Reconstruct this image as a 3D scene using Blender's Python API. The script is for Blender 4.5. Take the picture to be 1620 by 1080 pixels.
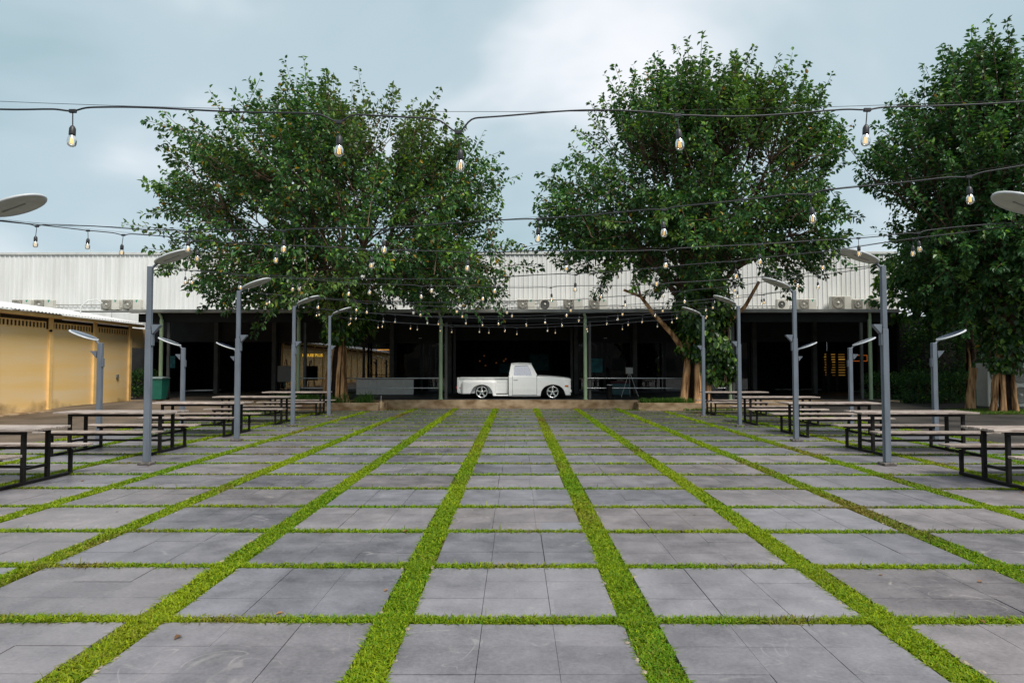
import bpy, bmesh, math, random
import numpy as np
from mathutils import Vector, Matrix
R = math.radians
sc = bpy.context.scene
for o in list(bpy.data.objects): bpy.data.objects.remove(o)
C = sc.collection

# ------------------------------------------------------------------ camera
cam_d = bpy.data.cameras.new('camera'); cam = bpy.data.objects.new('camera', cam_d); C.objects.link(cam)
cam_d.sensor_width = 36; cam_d.lens = 24.0; cam_d.clip_start = 0.05; cam_d.clip_end = 2000
cam.location = (0, 0, 1.65); cam.rotation_euler = (R(90 + 2.17), 0, R(0.32))
sc.camera = cam

# ------------------------------------------------------------------ world, sun, exposure
SUN_EL, SUN_AZ = 56.0, 148.0       # degrees; azimuth measured from +Y towards +X
w = bpy.data.worlds.new('World'); sc.world = w; w.use_nodes = True
nt = w.node_tree; nt.nodes.clear()
def wn(t, **k):
    n = nt.nodes.new(t)
    for a, b in k.items(): setattr(n, a, b)
    return n
L = nt.links.new
out = wn('ShaderNodeOutputWorld'); bg = wn('ShaderNodeBackground'); bg.inputs['Strength'].default_value = 0.1
sky = wn('ShaderNodeTexSky', sky_type='NISHITA', sun_disc=False, sun_elevation=R(SUN_EL), sun_rotation=R(SUN_AZ))
sky.air_density = 1.0; sky.dust_density = 2.5; sky.ozone_density = 2.0
tc = wn('ShaderNodeTexCoord'); sep = wn('ShaderNodeSeparateXYZ'); L(tc.outputs['Generated'], sep.inputs[0])
zmax = wn('ShaderNodeMath', operation='MAXIMUM'); L(sep.outputs['Z'], zmax.inputs[0]); zmax.inputs[1].default_value = 0.0
zadd = wn('ShaderNodeMath', operation='ADD'); L(zmax.outputs[0], zadd.inputs[0]); zadd.inputs[1].default_value = 0.32
dx = wn('ShaderNodeMath', operation='DIVIDE'); L(sep.outputs['X'], dx.inputs[0]); L(zadd.outputs[0], dx.inputs[1])
dy = wn('ShaderNodeMath', operation='DIVIDE'); L(sep.outputs['Y'], dy.inputs[0]); L(zadd.outputs[0], dy.inputs[1])
cmb = wn('ShaderNodeCombineXYZ'); L(dx.outputs[0], cmb.inputs[0]); L(dy.outputs[0], cmb.inputs[1]); cmb.inputs[2].default_value = 0.0
mp = wn('ShaderNodeMapping'); L(cmb.outputs[0], mp.inputs[0]); mp.inputs['Location'].default_value = (1.55, 3.5, 0.4)
n1 = wn('ShaderNodeTexNoise'); n1.inputs['Scale'].default_value = 0.85; n1.inputs['Detail'].default_value = 5; n1.inputs['Roughness'].default_value = 0.48
n1.inputs['Distortion'].default_value = 0.35
L(mp.outputs[0], n1.inputs['Vector'])
cr = wn('ShaderNodeValToRGB'); cr.color_ramp.interpolation = 'EASE'
cr.color_ramp.elements[0].position = 0.33; cr.color_ramp.elements[0].color = (2.0, 2.9, 3.15, 1)
cr.color_ramp.elements[1].position = 0.66; cr.color_ramp.elements[1].color = (5.6, 5.7, 5.9, 1)
e = cr.color_ramp.elements.new(0.49); e.color = (2.95, 3.7, 4.05, 1)
L(n1.outputs['Fac'], cr.inputs['Fac'])
mx = wn('ShaderNodeMixRGB'); mx.inputs[0].default_value = 0.92
L(sky.outputs[0], mx.inputs[1]); L(cr.outputs[0], mx.inputs[2])
L(mx.outputs[0], bg.inputs['Color']); L(bg.outputs[0], out.inputs[0])

sun_d = bpy.data.lights.new('sun', 'SUN'); sun_d.energy = 2.3; sun_d.angle = R(20); sun_d.color = (1, 0.95, 0.88)
sun = bpy.data.objects.new('sun', sun_d); C.objects.link(sun); sun.location = (0, 20, 40)
sd = Vector((math.sin(R(SUN_AZ)) * math.cos(R(SUN_EL)), math.cos(R(SUN_AZ)) * math.cos(R(SUN_EL)), math.sin(R(SUN_EL))))
sun.rotation_euler = sd.to_track_quat('Z', 'Y').to_euler()

vs = sc.view_settings
vs.view_transform = 'Standard'; vs.look = 'None'; vs.gamma = 1; vs.use_curve_mapping = False; vs.exposure = 0.85
sc.cycles.use_denoising = True
sc.cycles.max_bounces = 7; sc.cycles.transparent_max_bounces = 12

# ------------------------------------------------------------------ helpers
def tag(o, label=None, cat=None, group=None, kind=None):
    if label: o['label'] = label
    if cat: o['category'] = cat
    if group: o['group'] = group
    if kind: o['kind'] = kind
    return o
def empty(name, loc=(0, 0, 0), rz=0.0):
    o = bpy.data.objects.new(name, None); C.objects.link(o); o.location = loc; o.rotation_euler = (0, 0, rz)
    o.empty_display_size = 0.2
    return o
def link_mesh(name, me, parent=None):
    o = bpy.data.objects.new(name, me); C.objects.link(o); o.parent = parent
    return o
def copy_tree(o, parent=None):
    c = o.copy(); C.objects.link(c); c.parent = parent
    for ch in list(o.children): copy_tree(ch, c)
    return c

class MB:
    def __init__(s): s.v = []; s.f = []; s.sm = []
    def add(s, vs_, fs, smooth=False):
        b = len(s.v); s.v += [tuple(p) for p in vs_]
        s.f += [tuple(i + b for i in f) for f in fs]; s.sm += [smooth] * len(fs); return s
    def box(s, x0, x1, y0, y1, z0, z1, c=0.0, M=None):
        if c <= 0:
            vv = [(x0,y0,z0),(x1,y0,z0),(x1,y1,z0),(x0,y1,z0),(x0,y0,z1),(x1,y0,z1),(x1,y1,z1),(x0,y1,z1)]
            ff = [(0,3,2,1),(4,5,6,7),(0,1,5,4),(1,2,6,5),(2,3,7,6),(3,0,4,7)]
        else:
            lo = (x0,y0,z0); hi = (x1,y1,z1); vv = []; idx = {}
            for sx in (0,1):
                for sy in (0,1):
                    for sz in (0,1):
                        sg = (sx,sy,sz)
                        for ax in range(3):
                            p = []
                            for k in range(3):
                                full = hi[k] if sg[k] else lo[k]
                                if k == ax: p.append(full)
                                else: p.append(full - c if sg[k] else full + c)
                            idx[(sg,ax)] = len(vv); vv.append(tuple(p))
            ff = []
            for ax in range(3):
                a, b = (ax+1)%3, (ax+2)%3
                for sd_ in (0,1):
                    q = []
                    for (i,j) in ((0,0),(1,0),(1,1),(0,1)):
                        sg = [0,0,0]; sg[ax] = sd_; sg[a] = i; sg[b] = j; q.append(idx[(tuple(sg),ax)])
                    ff.append(tuple(q) if sd_ else tuple(q[::-1]))
            for ax in range(3):
                a, b = (ax+1)%3, (ax+2)%3
                for i in (0,1):
                    for j in (0,1):
                        s0 = [0,0,0]; s0[a] = i; s0[b] = j; s1 = list(s0); s1[ax] = 1
                        q = (idx[(tuple(s0),a)], idx[(tuple(s1),a)], idx[(tuple(s1),b)], idx[(tuple(s0),b)])
                        ff.append(q if (i ^ j) else q[::-1])
            for sg in [(i,j,k) for i in (0,1) for j in (0,1) for k in (0,1)]:
                q = (idx[(sg,0)], idx[(sg,1)], idx[(sg,2)])
                ff.append(q if (sum(sg) % 2) else q[::-1])
        if M is not None: vv = [tuple(M @ Vector(p)) for p in vv]
        return s.add(vv, ff)
    def tube(s, pts, rad, n=8, cap=True, smooth=True):
        pts = [Vector(p) for p in pts]
        if not hasattr(rad, '__len__'): rad = [rad] * len(pts)
        rings = []; prev = None
        for i, p in enumerate(pts):
            d = (pts[min(i+1, len(pts)-1)] - pts[max(i-1, 0)])
            d = d.normalized() if d.length > 1e-9 else Vector((0,0,1))
            if prev is None:
                u = d.orthogonal().normalized()
            else:
                u = (prev - d * prev.dot(d))
                u = u.normalized() if u.length > 1e-6 else d.orthogonal().normalized()
            prev = u; v = d.cross(u)
            rings.append([p + (u*math.cos(2*math.pi*k/n) + v*math.sin(2*math.pi*k/n))*rad[i] for k in range(n)])
        vv = [q for r in rings for q in r]; ff = []
        for i in range(len(rings)-1):
            for k in range(n):
                a = i*n+k; b = i*n+(k+1)%n; ff.append((a, b, b+n, a+n))
        s.add(vv, ff, smooth)
        if cap:
            m = len(vv)
            s.add(rings[0], [tuple(range(n))[::-1]]); s.add(rings[-1], [tuple(range(n))])
        return s
    def lathe(s, prof, n=16, M=None, smooth=True):
        vv = []; ff = []
        for (r, z) in prof:
            for k in range(n):
                a = 2*math.pi*k/n; vv.append((r*math.cos(a), r*math.sin(a), z))
        for i in range(len(prof)-1):
            for k in range(n):
                a = i*n+k; b = i*n+(k+1)%n; ff.append((a, b, b+n, a+n))
        if M is not None: vv = [tuple(M @ Vector(p)) for p in vv]
        return s.add(vv, ff, smooth)
    def prism(s, poly, axis, a, b):
        n = len(poly)
        def P(u, v, t):
            return {'x': (t, u, v), 'y': (u, t, v), 'z': (u, v, t)}[axis]
        vv = [P(u, v, a) for u, v in poly] + [P(u, v, b) for u, v in poly]
        ff = [tuple(range(n))[::-1], tuple(range(n, 2*n))] + [(i, (i+1) % n, (i+1) % n + n, i+n) for i in range(n)]
        return s.add(vv, ff)
    def mesh(s, name, m):
        me = bpy.data.meshes.new(name); me.from_pydata(s.v, [], s.f)
        me.polygons.foreach_set('use_smooth', s.sm); me.materials.append(m); me.update()
        return me
    def build(s, name, m, parent=None, fix=False):
        me = s.mesh(name, m)
        if fix:
            b = bmesh.new(); b.from_mesh(me); bmesh.ops.recalc_face_normals(b, faces=b.faces); b.to_mesh(me); b.free()
        return link_mesh(name, me, parent)

def np_mesh(name, V, F, m, cols=None, smooth=False):
    """V (n,3), F (k,q) with q corners each"""
    V = np.asarray(V, np.float32); F = np.asarray(F, np.int32); k, q = F.shape
    me = bpy.data.meshes.new(name)
    me.vertices.add(len(V)); me.vertices.foreach_set('co', V.ravel())
    me.loops.add(k*q); me.loops.foreach_set('vertex_index', F.ravel())
    me.polygons.add(k); me.polygons.foreach_set('loop_start', np.arange(0, k*q, q, dtype=np.int32))
    me.polygons.foreach_set('use_smooth', np.full(k, smooth))
    if cols is not None:
        at = me.color_attributes.new('Col', 'FLOAT_COLOR', 'POINT')
        c4 = np.ones((len(V), 4), np.float32); c4[:, :3] = cols; at.data.foreach_set('color', c4.ravel())
    me.materials.append(m); me.update(calc_edges=True)
    return me

# ------------------------------------------------------------------ materials
MATS = {}
def mat(name, col, rough=0.6, metal=0.0, spec=0.5, var=0.0, scale=4.0, bump=0.0, bscale=40.0, col2=None, stretch=(1,1,1), detail=6,
        lo=0.35, hi=0.65, rvar=0.0, emit=None, estr=0.0):
    if name in MATS: return MATS[name]
    m = bpy.data.materials.new(name); m.use_nodes = True; t = m.node_tree; N = t.nodes; K = t.links.new
    p = N['Principled BSDF']; p.inputs['Roughness'].default_value = rough; p.inputs['Metallic'].default_value = metal
    p.inputs['Specular IOR Level'].default_value = spec
    p.inputs['Base Color'].default_value = (*col, 1)
    if emit: p.inputs['Emission Color'].default_value = (*emit, 1); p.inputs['Emission Strength'].default_value = estr
    if var > 0 or col2 or bump or rvar:
        g = N.new('ShaderNodeNewGeometry'); mpn = N.new('ShaderNodeMapping'); mpn.inputs['Scale'].default_value = stretch
        K(g.outputs['Position'], mpn.inputs[0])
        nz = N.new('ShaderNodeTexNoise'); nz.inputs['Scale'].default_value = scale; nz.inputs['Detail'].default_value = detail
        K(mpn.outputs[0], nz.inputs['Vector'])
        if var > 0 or col2:
            rp = N.new('ShaderNodeValToRGB'); rp.color_ramp.elements[0].position = lo; rp.color_ramp.elements[1].position = hi
            c2 = col2 if col2 else tuple(min(1, c*(1+var)) for c in col)
            c1 = col if col2 else tuple(c*(1-var) for c in col)
            rp.color_ramp.elements[0].color = (*c1, 1); rp.color_ramp.elements[1].color = (*c2, 1)
            K(nz.outputs['Fac'], rp.inputs[0]); K(rp.outputs[0], p.inputs['Base Color'])
        if rvar:
            mr = N.new('ShaderNodeMapRange'); mr.inputs[1].default_value = 0.3; mr.inputs[2].default_value = 0.7
            mr.inputs[3].default_value = max(0.02, rough-rvar); mr.inputs[4].default_value = min(1, rough+rvar)
            K(nz.outputs['Fac'], mr.inputs[0]); K(mr.outputs[0], p.inputs['Roughness'])
        if bump:
            nb = N.new('ShaderNodeTexNoise'); nb.inputs['Scale'].default_value = bscale; nb.inputs['Detail'].default_value = 5
            K(mpn.outputs[0], nb.inputs['Vector'])
            bp = N.new('ShaderNodeBump'); bp.inputs['Strength'].default_value = bump; bp.inputs['Distance'].default_value = 0.02
            K(nb.outputs['Fac'], bp.inputs['Height']); K(bp.outputs[0], p.inputs['Normal'])
    MATS[name] = m; return m

def leaf_mat(name, trans=0.3, rough=0.4, spec=0.5, tscale=(1.25, 1.3, 0.5)):
    m = bpy.data.materials.new(name); m.use_nodes = True; t = m.node_tree; N = t.nodes; K = t.links.new
    p = N['Principled BSDF']; a = N.new('ShaderNodeAttribute'); a.attribute_name = 'Col'
    p.inputs['Roughness'].default_value = rough; p.inputs['Specular IOR Level'].default_value = spec
    K(a.outputs['Color'], p.inputs['Base Color'])
    tr = N.new('ShaderNodeBsdfTranslucent'); mu = N.new('ShaderNodeMixRGB'); mu.blend_type = 'MULTIPLY'; mu.inputs[0].default_value = 1
    K(a.outputs['Color'], mu.inputs[1]); mu.inputs[2].default_value = (*tscale, 1); K(mu.outputs[0], tr.inputs[0])
    ms = N.new('ShaderNodeMixShader'); ms.inputs[0].default_value = trans
    K(p.outputs[0], ms.inputs[1]); K(tr.outputs[0], ms.inputs[2]); K(ms.outputs[0], N['Material Output'].inputs[0])
    return m

def glass_mat(name, tint=(0.02, 0.022, 0.024), refl=0.06, alpha=0.6):
    """dark window film: partly see-through, partly mirror"""
    m = bpy.data.materials.new(name); m.use_nodes = True; t = m.node_tree; N = t.nodes; K = t.links.new; N.remove(N['Principled BSDF'])
    tr = N.new('ShaderNodeBsdfTransparent'); tr.inputs[0].default_value = (alpha, alpha, alpha*1.02, 1)
    gl = N.new('ShaderNodeBsdfGlossy'); gl.inputs['Roughness'].default_value = 0.015; gl.inputs[0].default_value = (0.9, 0.92, 0.95, 1)
    lw = N.new('ShaderNodeFresnel'); lw.inputs[0].default_value = 1.5
    ad = N.new('ShaderNodeMath'); ad.operation = 'ADD'; ad.inputs[1].default_value = refl; ad.use_clamp = True; K(lw.outputs[0], ad.inputs[0])
    ms = N.new('ShaderNodeMixShader'); K(ad.outputs[0], ms.inputs[0]); K(tr.outputs[0], ms.inputs[1]); K(gl.outputs[0], ms.inputs[2])
    K(ms.outputs[0], N['Material Output'].inputs[0]); return m

# paving stone: tone per slab and tile, cloudy stains, chalky scuffs
def paving_mat():
    m = bpy.data.materials.new('basalt_paving'); m.use_nodes = True; t = m.node_tree; N = t.nodes; K = t.links.new
    p = N['Principled BSDF']; g = N.new('ShaderNodeNewGeometry'); s = N.new('ShaderNodeSeparateXYZ'); K(g.outputs['Position'], s.inputs[0])
    def mth(op, a, b=None, c=None):
        n = N.new('ShaderNodeMath'); n.operation = op
        for i, x in enumerate((a, b, c)):
            if x is None: continue
            if isinstance(x, (int, float)): n.inputs[i].default_value = x
            else: K(x, n.inputs[i])
        return n.outputs[0]
    def cells(px, ox, py, oy):
        cx = mth('FLOOR', mth('DIVIDE', mth('SUBTRACT', s.outputs[0], ox), px)); cy = mth('FLOOR', mth('DIVIDE', mth('SUBTRACT', s.outputs[1], oy), py))
        cb = N.new('ShaderNodeCombineXYZ'); K(cx, cb.inputs[0]); K(cy, cb.inputs[1])
        wnn = N.new('ShaderNodeTexWhiteNoise'); wnn.noise_dimensions = '2D'; K(cb.outputs[0], wnn.inputs[0]); return wnn.outputs[0]
    slab = cells(1.6, -0.8, 1.21, 4.53); tile = cells(1.6/3, -0.8, 1.21/3, 4.53)
    def noise(sc_, det=6, rg=0.55, dist=0.0, vec=None):
        n = N.new('ShaderNodeTexNoise'); n.inputs['Scale'].default_value = sc_; n.inputs['Detail'].default_value = det
        n.inputs['Roughness'].default_value = rg; n.inputs['Distortion'].default_value = dist; K(vec or g.outputs['Position'], n.inputs['Vector']); return n.outputs['Fac']
    big = noise(0.55, 4); mid = noise(2.7, 8, 0.65); fine = noise(38, 6, 0.7)
    v = mth('ADD', 0.43, mth('MULTIPLY', slab, 0.24)); v = mth('ADD', v, mth('MULTIPLY', tile, 0.10))
    v = mth('ADD', v, mth('MULTIPLY', mth('SUBTRACT', mid, 0.5), 0.7)); v = mth('ADD', v, mth('MULTIPLY', mth('SUBTRACT', big, 0.5), 0.55))
    v = mth('ADD', v, mth('MULTIPLY', mth('SUBTRACT', fine, 0.5), 0.5))
    # darker, greenish zone towards the planters with a ragged outline
    dz = mth('ADD', s.outputs[1], mth('MULTIPLY', mth('SUBTRACT', big, 0.5), 16.0)); fardark = N.new('ShaderNodeMapRange'); fardark.inputs[1].default_value = 14.5; fardark.inputs[2].default_value = 21.0; K(dz, fardark.inputs[0]); fardark = fardark.outputs[0]
    # chalky scratches: thin iso-lines of a distorted noise, masked to a few places
    ln = noise(1.5, 2, 0.4, 1.2); d = mth('ABSOLUTE', mth('SUBTRACT', ln, 0.5)); line = mth('SUBTRACT', 1.0, mth('MULTIPLY', d, 130.0)); line = mth('MAXIMUM', line, 0.0)
    mk = noise(0.9, 3, 0.5); mk = mth('MULTIPLY', mth('MAXIMUM', mth('SUBTRACT', mk, 0.47), 0.0), 6.0); mk = mth('MINIMUM', mk, 1.0)
    scr = mth('MULTIPLY', mth('MULTIPLY', line, mk), mth('MINIMUM', mth('MAXIMUM', mth('MULTIPLY', mth('SUBTRACT', noise(9, 3), 0.36), 5.0), 0.0), 1.0))
    sm = noise(3.3, 5, 0.7, 0.6); sm = mth('MULTIPLY', mth('MAXIMUM', mth('SUBTRACT', sm, 0.62), 0.0), 4.0)
    pale = mth('MINIMUM', mth('ADD', mth('MULTIPLY', scr, 0.7), sm), 1.0)
    r1 = N.new('ShaderNodeValToRGB'); r1.color_ramp.elements[0].position = 0.2; r1.color_ramp.elements[0].color = (0.036, 0.036, 0.041, 1)
    r1.color_ramp.elements[1].position = 1.25; r1.color_ramp.elements[1].color = (0.292, 0.275, 0.280, 1); K(v, r1.inputs[0])
    r1.color_ramp.elements[1].position = 1.0
    mxx = N.new('ShaderNodeMixRGB'); K(pale, mxx.inputs[0]); K(r1.outputs[0], mxx.inputs[1]); mxx.inputs[2].default_value = (0.34, 0.32, 0.29, 1)
    tn = N.new('ShaderNodeMixRGB'); tn.blend_type = 'MULTIPLY'; tn.inputs[0].default_value = 1; tr_ = N.new('ShaderNodeValToRGB'); tr_.color_ramp.elements[0].color = (.92, .97, 1.06, 1); tr_.color_ramp.elements[1].color = (1.04, .985, .985, 1)
    K(mth('FRACT', mth('ADD', mth('MULTIPLY', slab, 7.3), mth('MULTIPLY', tile, 0.03))), tr_.inputs[0]); K(mxx.outputs[0], tn.inputs[1]); K(tr_.outputs[0], tn.inputs[2]); mxx = tn
    md = N.new('ShaderNodeMixRGB'); K(mth('MULTIPLY', fardark, 0.6), md.inputs[0]); K(mxx.outputs[0], md.inputs[1]); md.inputs[2].default_value = (0.022, 0.026, 0.018, 1)
    K(md.outputs[0], p.inputs['Base Color'])
    K(mth('ADD', 0.20, mth('MULTIPLY', mid, 0.36)), p.inputs['Roughness']); p.inputs['Specular IOR Level'].default_value = 0.42
    bp = N.new('ShaderNodeBump'); bp.inputs['Strength'].default_value = 0.22; bp.inputs['Distance'].default_value = 0.006; K(fine, bp.inputs['Height']); K(bp.outputs[0], p.inputs['Normal'])
    return m

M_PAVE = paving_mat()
M_SOIL = mat('turf_soil', (0.045, 0.055, 0.012), 0.95, spec=0.1, col2=(0.10, 0.075, 0.03), scale=1.8, bump=0.6, bscale=60)
M_ASPH = mat('asphalt_brown', (0.060, 0.045, 0.032), 0.72, spec=0.35, col2=(0.15, 0.112, 0.078), scale=0.55, bump=0.35, bscale=90, rvar=0.18)
M_LANE = mat('asphalt_dark', (0.022, 0.020, 0.018), 0.7, spec=0.3, col2=(0.055, 0.047, 0.04), scale=0.55, bump=0.35, bscale=90, rvar=0.18)
M_FAR = mat('earth', (0.06, 0.055, 0.045), 0.9, var=0.3, scale=0.1)
M_CONC = mat('stained_concrete', (0.15, 0.09, 0.042), 0.85, spec=0.2, col2=(0.38, 0.28, 0.175), scale=2.2, bump=0.5, bscale=30, stretch=(1, 1, 1.8))
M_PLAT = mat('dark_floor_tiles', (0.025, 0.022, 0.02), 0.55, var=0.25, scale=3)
M_METAL = mat('grey_painted_steel', (0.125, 0.145, 0.175), 0.5, spec=0.4, var=0.12, scale=9, bump=0.04, bscale=200, stretch=(1, 1, 0.25))
M_DKMET = mat('black_painted_steel', (0.009, 0.008, 0.008), 0.55, spec=0.22, var=0.35, scale=14)
M_PLATE = mat('weathered_base_plate', (0.05, 0.045, 0.042), 0.75, col2=(0.16, 0.14, 0.12), scale=25)
M_LENS = mat('lamp_underside', (0.36, 0.365, 0.32), 0.42, var=0.1, scale=8)
M_RIM = mat('lamp_shell', (0.46, 0.48, 0.49), 0.4, var=0.06, scale=8)
M_SOLAR = mat('solar_cells', (0.03, 0.04, 0.07), 0.2, spec=0.6)
M_WOOD = mat('weathered_table_boards', (0.17, 0.12, 0.10), 0.36, spec=0.5, col2=(0.47, 0.40, 0.35), scale=7, stretch=(0.6, 7, 7), bump=0.35, bscale=25, rvar=0.15)
_p = M_WOOD.node_tree; _b = _p.nodes['Principled BSDF']; _src = _b.inputs['Base Color'].links[0].from_socket; _oi = _p.nodes.new('ShaderNodeObjectInfo'); _mr = _p.nodes.new('ShaderNodeMapRange')
_mr.inputs[3].default_value = .7; _mr.inputs[4].default_value = 1.25; _mm = _p.nodes.new('ShaderNodeMixRGB'); _mm.blend_type = 'MULTIPLY'; _mm.inputs[0].default_value = 1
_p.links.new(_oi.outputs['Random'], _mr.inputs[0]); _p.links.new(_src, _mm.inputs[1]); _p.links.new(_mr.outputs[0], _mm.inputs[2]); _p.links.new(_mm.outputs[0], _b.inputs['Base Color'])
M_CLAD = mat('white_metal_cladding', (0.62, 0.625, 0.60), 0.45, spec=0.4, col2=(0.74, 0.745, 0.73), scale=1.3, stretch=(2.2, 1, 0.16), lo=.3, hi=.55)
M_CAP = mat('cladding_cap', (0.55, 0.56, 0.54), 0.5, var=0.08, scale=2)
M_GUT = mat('grey_gutter', (0.20, 0.20, 0.185), 0.6, var=0.2, scale=2)
M_GREEN = mat('pale_green_paint', (0.25, 0.33, 0.20), 0.45, var=0.12, scale=8, stretch=(1, 1, 0.3))
M_DGREY = mat('charcoal_paint', (0.022, 0.022, 0.023), 0.7, spec=0.25, var=0.2, scale=2)
M_COLG = mat('grey_column_paint', (0.075, 0.075, 0.072), 0.7, spec=0.2, var=0.2, scale=2)
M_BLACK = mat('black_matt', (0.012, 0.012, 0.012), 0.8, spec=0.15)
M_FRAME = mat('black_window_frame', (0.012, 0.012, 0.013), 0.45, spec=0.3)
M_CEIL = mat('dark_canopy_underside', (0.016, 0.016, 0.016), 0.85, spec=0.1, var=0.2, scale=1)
M_GLASS = glass_mat('dark_shop_glass')
M_STEEL = mat('galvanised_rail', (0.42, 0.43, 0.44), 0.35, metal=0.6, var=0.1, scale=10)
M_BARK = mat('fig_bark', (0.15, 0.072, 0.03), 0.9, spec=0.15, col2=(0.56, 0.32, 0.16), scale=5, stretch=(1.8, 1.8, 0.22), bump=1.0, bscale=22, lo=.40, hi=.60)
M_STEMGAP = mat('stem_gap_shade', (0.02, 0.012, 0.008), 0.95, spec=0.1, var=0.4, scale=8)  # shade of the gaps between trunk stems, put into a near-black core colour
M_BRANCH = mat('branch_bark', (0.07, 0.045, 0.032), 0.9, spec=0.15, col2=(0.17, 0.115, 0.08), scale=6, bump=0.6, bscale=20)
M_LEAF = leaf_mat('fig_leaf', 0.24, 0.42, 0.45)
M_VINE = leaf_mat('vine_leaf', 0.3, 0.32, 0.5)
M_BLADE = leaf_mat('grass_blade', 0.38, 0.6, 0.25, (1.15, 1.15, 0.5))
M_ACB = mat('ac_casing', (0.60, 0.585, 0.52), 0.5, var=0.06, scale=4)
M_ACF = mat('ac_fan_grille', (0.24, 0.225, 0.19), 0.6, var=0.15, scale=30)
M_ACD = mat('ac_dark_grille', (0.06, 0.06, 0.058), 0.6, var=0.15, scale=30)
M_TEAL = mat('teal_sticker', (0.02, 0.27, 0.20), 0.5)
M_CABLE = mat('black_cable', (0.012, 0.014, 0.018), 0.55)
M_SOCK = mat('black_socket', (0.018, 0.018, 0.02), 0.45)
M_YEL = None

# ------------------------------------------------------------------ setting: ground
gb = MB(); gb.add([(-700, -300, -0.09), (700, -300, -0.09), (700, 900, -0.09), (-700, 900, -0.09)], [(0, 1, 2, 3)])
tag(gb.build('ground', M_FAR), 'brown earth sheet stretching to the horizon', 'ground', kind='structure')
def sstep(a, b, x):
    t_ = min(1, max(0, (x-a)/(b-a))); return t_*t_*(3-2*t_)
def yard_z(x, y):
    z = -0.012
    if x < -10.4:
        f = sstep(23.2, 27.6, y)*sstep(-10.6, -12.2, x); side = 1.0 if x > -14.6 else 1.0 - 0.6*sstep(-14.6, -17.4, x)
        z += 0.36*f*side
    if x > 10.4: z += 0.345*sstep(24.0, 27.7, y)*sstep(10.6, 12.2, x)*(1-0.85*sstep(14.5, 17, x))
    return z
def yard(name, xs, ys, lab, m):
    V = [(x, y, yard_z(x, y)) for y in ys for x in xs]; n = len(xs)
    F = [(j*n+i, j*n+i+1, (j+1)*n+i+1, (j+1)*n+i) for j in range(len(ys)-1) for i in range(n-1)]
    b = MB(); b.add(V, F, True); tag(b.build(name, m), lab, 'yard', kind='structure')
ysx = list(np.arange(-60, 22, 4)) + list(np.arange(22, 36.5, 0.5))
yard('asphalt_yard', [-60, -40, -25, -20] + list(np.arange(-19, -10.2, 0.5)) + [-10.4], ysx, 'stained brown asphalt yard beside the yellow wall', M_ASPH)
yard('asphalt_lane', [10.4] + list(np.arange(10.9, 19.1, 0.5)) + [20, 25, 40, 60], ysx, 'dark asphalt lane to the right of the courtyard', M_LANE)
b = MB(); b.add([(-10.42, -60, -0.014), (10.42, -60, -0.014), (10.42, -3.2, -0.014), (-10.42, -3.2, -0.014)], [(0, 1, 2, 3)])
tag(b.build('asphalt_apron', M_ASPH), 'asphalt strip behind the viewer of the courtyard', 'yard', kind='structure')
b = MB(); b.add([(-10.44, -3.3, -0.03), (10.44, -3.3, -0.03), (10.44, 27.55, -0.03), (-10.44, 27.55, -0.03)], [(0, 1, 2, 3)])
tag(b.build('turf_bed', M_SOIL), 'mossy soil bed beneath the grass joints', 'soil', kind='structure')

# paving tiles
PX, PY, Y0 = 1.6, 1.21, 4.53
rng = random.Random(5)
pave = tag(empty('courtyard_paving'), 'courtyard of grey basalt slabs set in grass joints', 'paving', kind='structure')
tiles = []
for ci in range(-6, 7):
    for ri in range(-6, 19):
        xa = ci*PX - 0.8 + 0.115 + rng.uniform(-.012, .012); xb = xa + 1.37 + rng.uniform(-.012, .012)
        ya = Y0 + ri*PY + 0.055 + rng.uniform(-.008, .008); yb = ya + 1.10 + rng.uniform(-.008, .008)
        if ya > 25.2 and abs(xa+0.68) > 4.7: continue        # planters stand here
        jx = [xa, xa + (xb-xa)/3 + rng.uniform(-.015, .015), xa + 2*(xb-xa)/3 + rng.uniform(-.015, .015), xb]
        jy = [ya, ya + (yb-ya)/3 + rng.uniform(-.015, .015), ya + 2*(yb-ya)/3 + rng.uniform(-.015, .015), yb]
        gx = [0, rng.choice((.0008, .0025, .005)), rng.choice((.0008, .0025, .005)), 0]
        gy = [0, rng.choice((.0008, .0015, .004)), rng.choice((.0008, .0015, .004)), 0]
        for i in range(3):
            for j in range(3):
                x0, x1 = jx[i]+gx[i]/2+.0006, jx[i+1]-gx[i+1]/2-.0006; y0, y1 = jy[j]+gy[j]/2+.0006, jy[j+1]-gy[j+1]/2-.0006
                cx, cy = (x0+x1)/2, (y0+y1)/2
                zt = rng.uniform(-.0025, .0015)
                vis = 0
                if cy > 3.2:
                    u = abs(cx)/cy
                    if u < 0.80: vis = (x1-x0)*(y1-y0)/cy**3
                tiles.append((vis, x0, x1, y0, y1, zt))
tiles.sort(key=lambda q: -q[0])
unit = MB(); unit.box(-.5, .5, -.5, .5, -1, 0, 0.0045)
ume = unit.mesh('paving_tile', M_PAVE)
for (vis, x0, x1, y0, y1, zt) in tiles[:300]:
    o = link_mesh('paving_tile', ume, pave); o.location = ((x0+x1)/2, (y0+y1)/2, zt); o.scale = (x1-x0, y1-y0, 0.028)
    o.rotation_euler = (rng.uniform(-.0025, .0025), rng.uniform(-.0025, .0025), 0)
b = MB()
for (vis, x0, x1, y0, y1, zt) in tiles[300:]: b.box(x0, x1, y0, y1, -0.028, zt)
tag(b.build('distant_paving_tiles', M_PAVE, pave), 'farther basalt tiles of the courtyard', kind='stuff')

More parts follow.
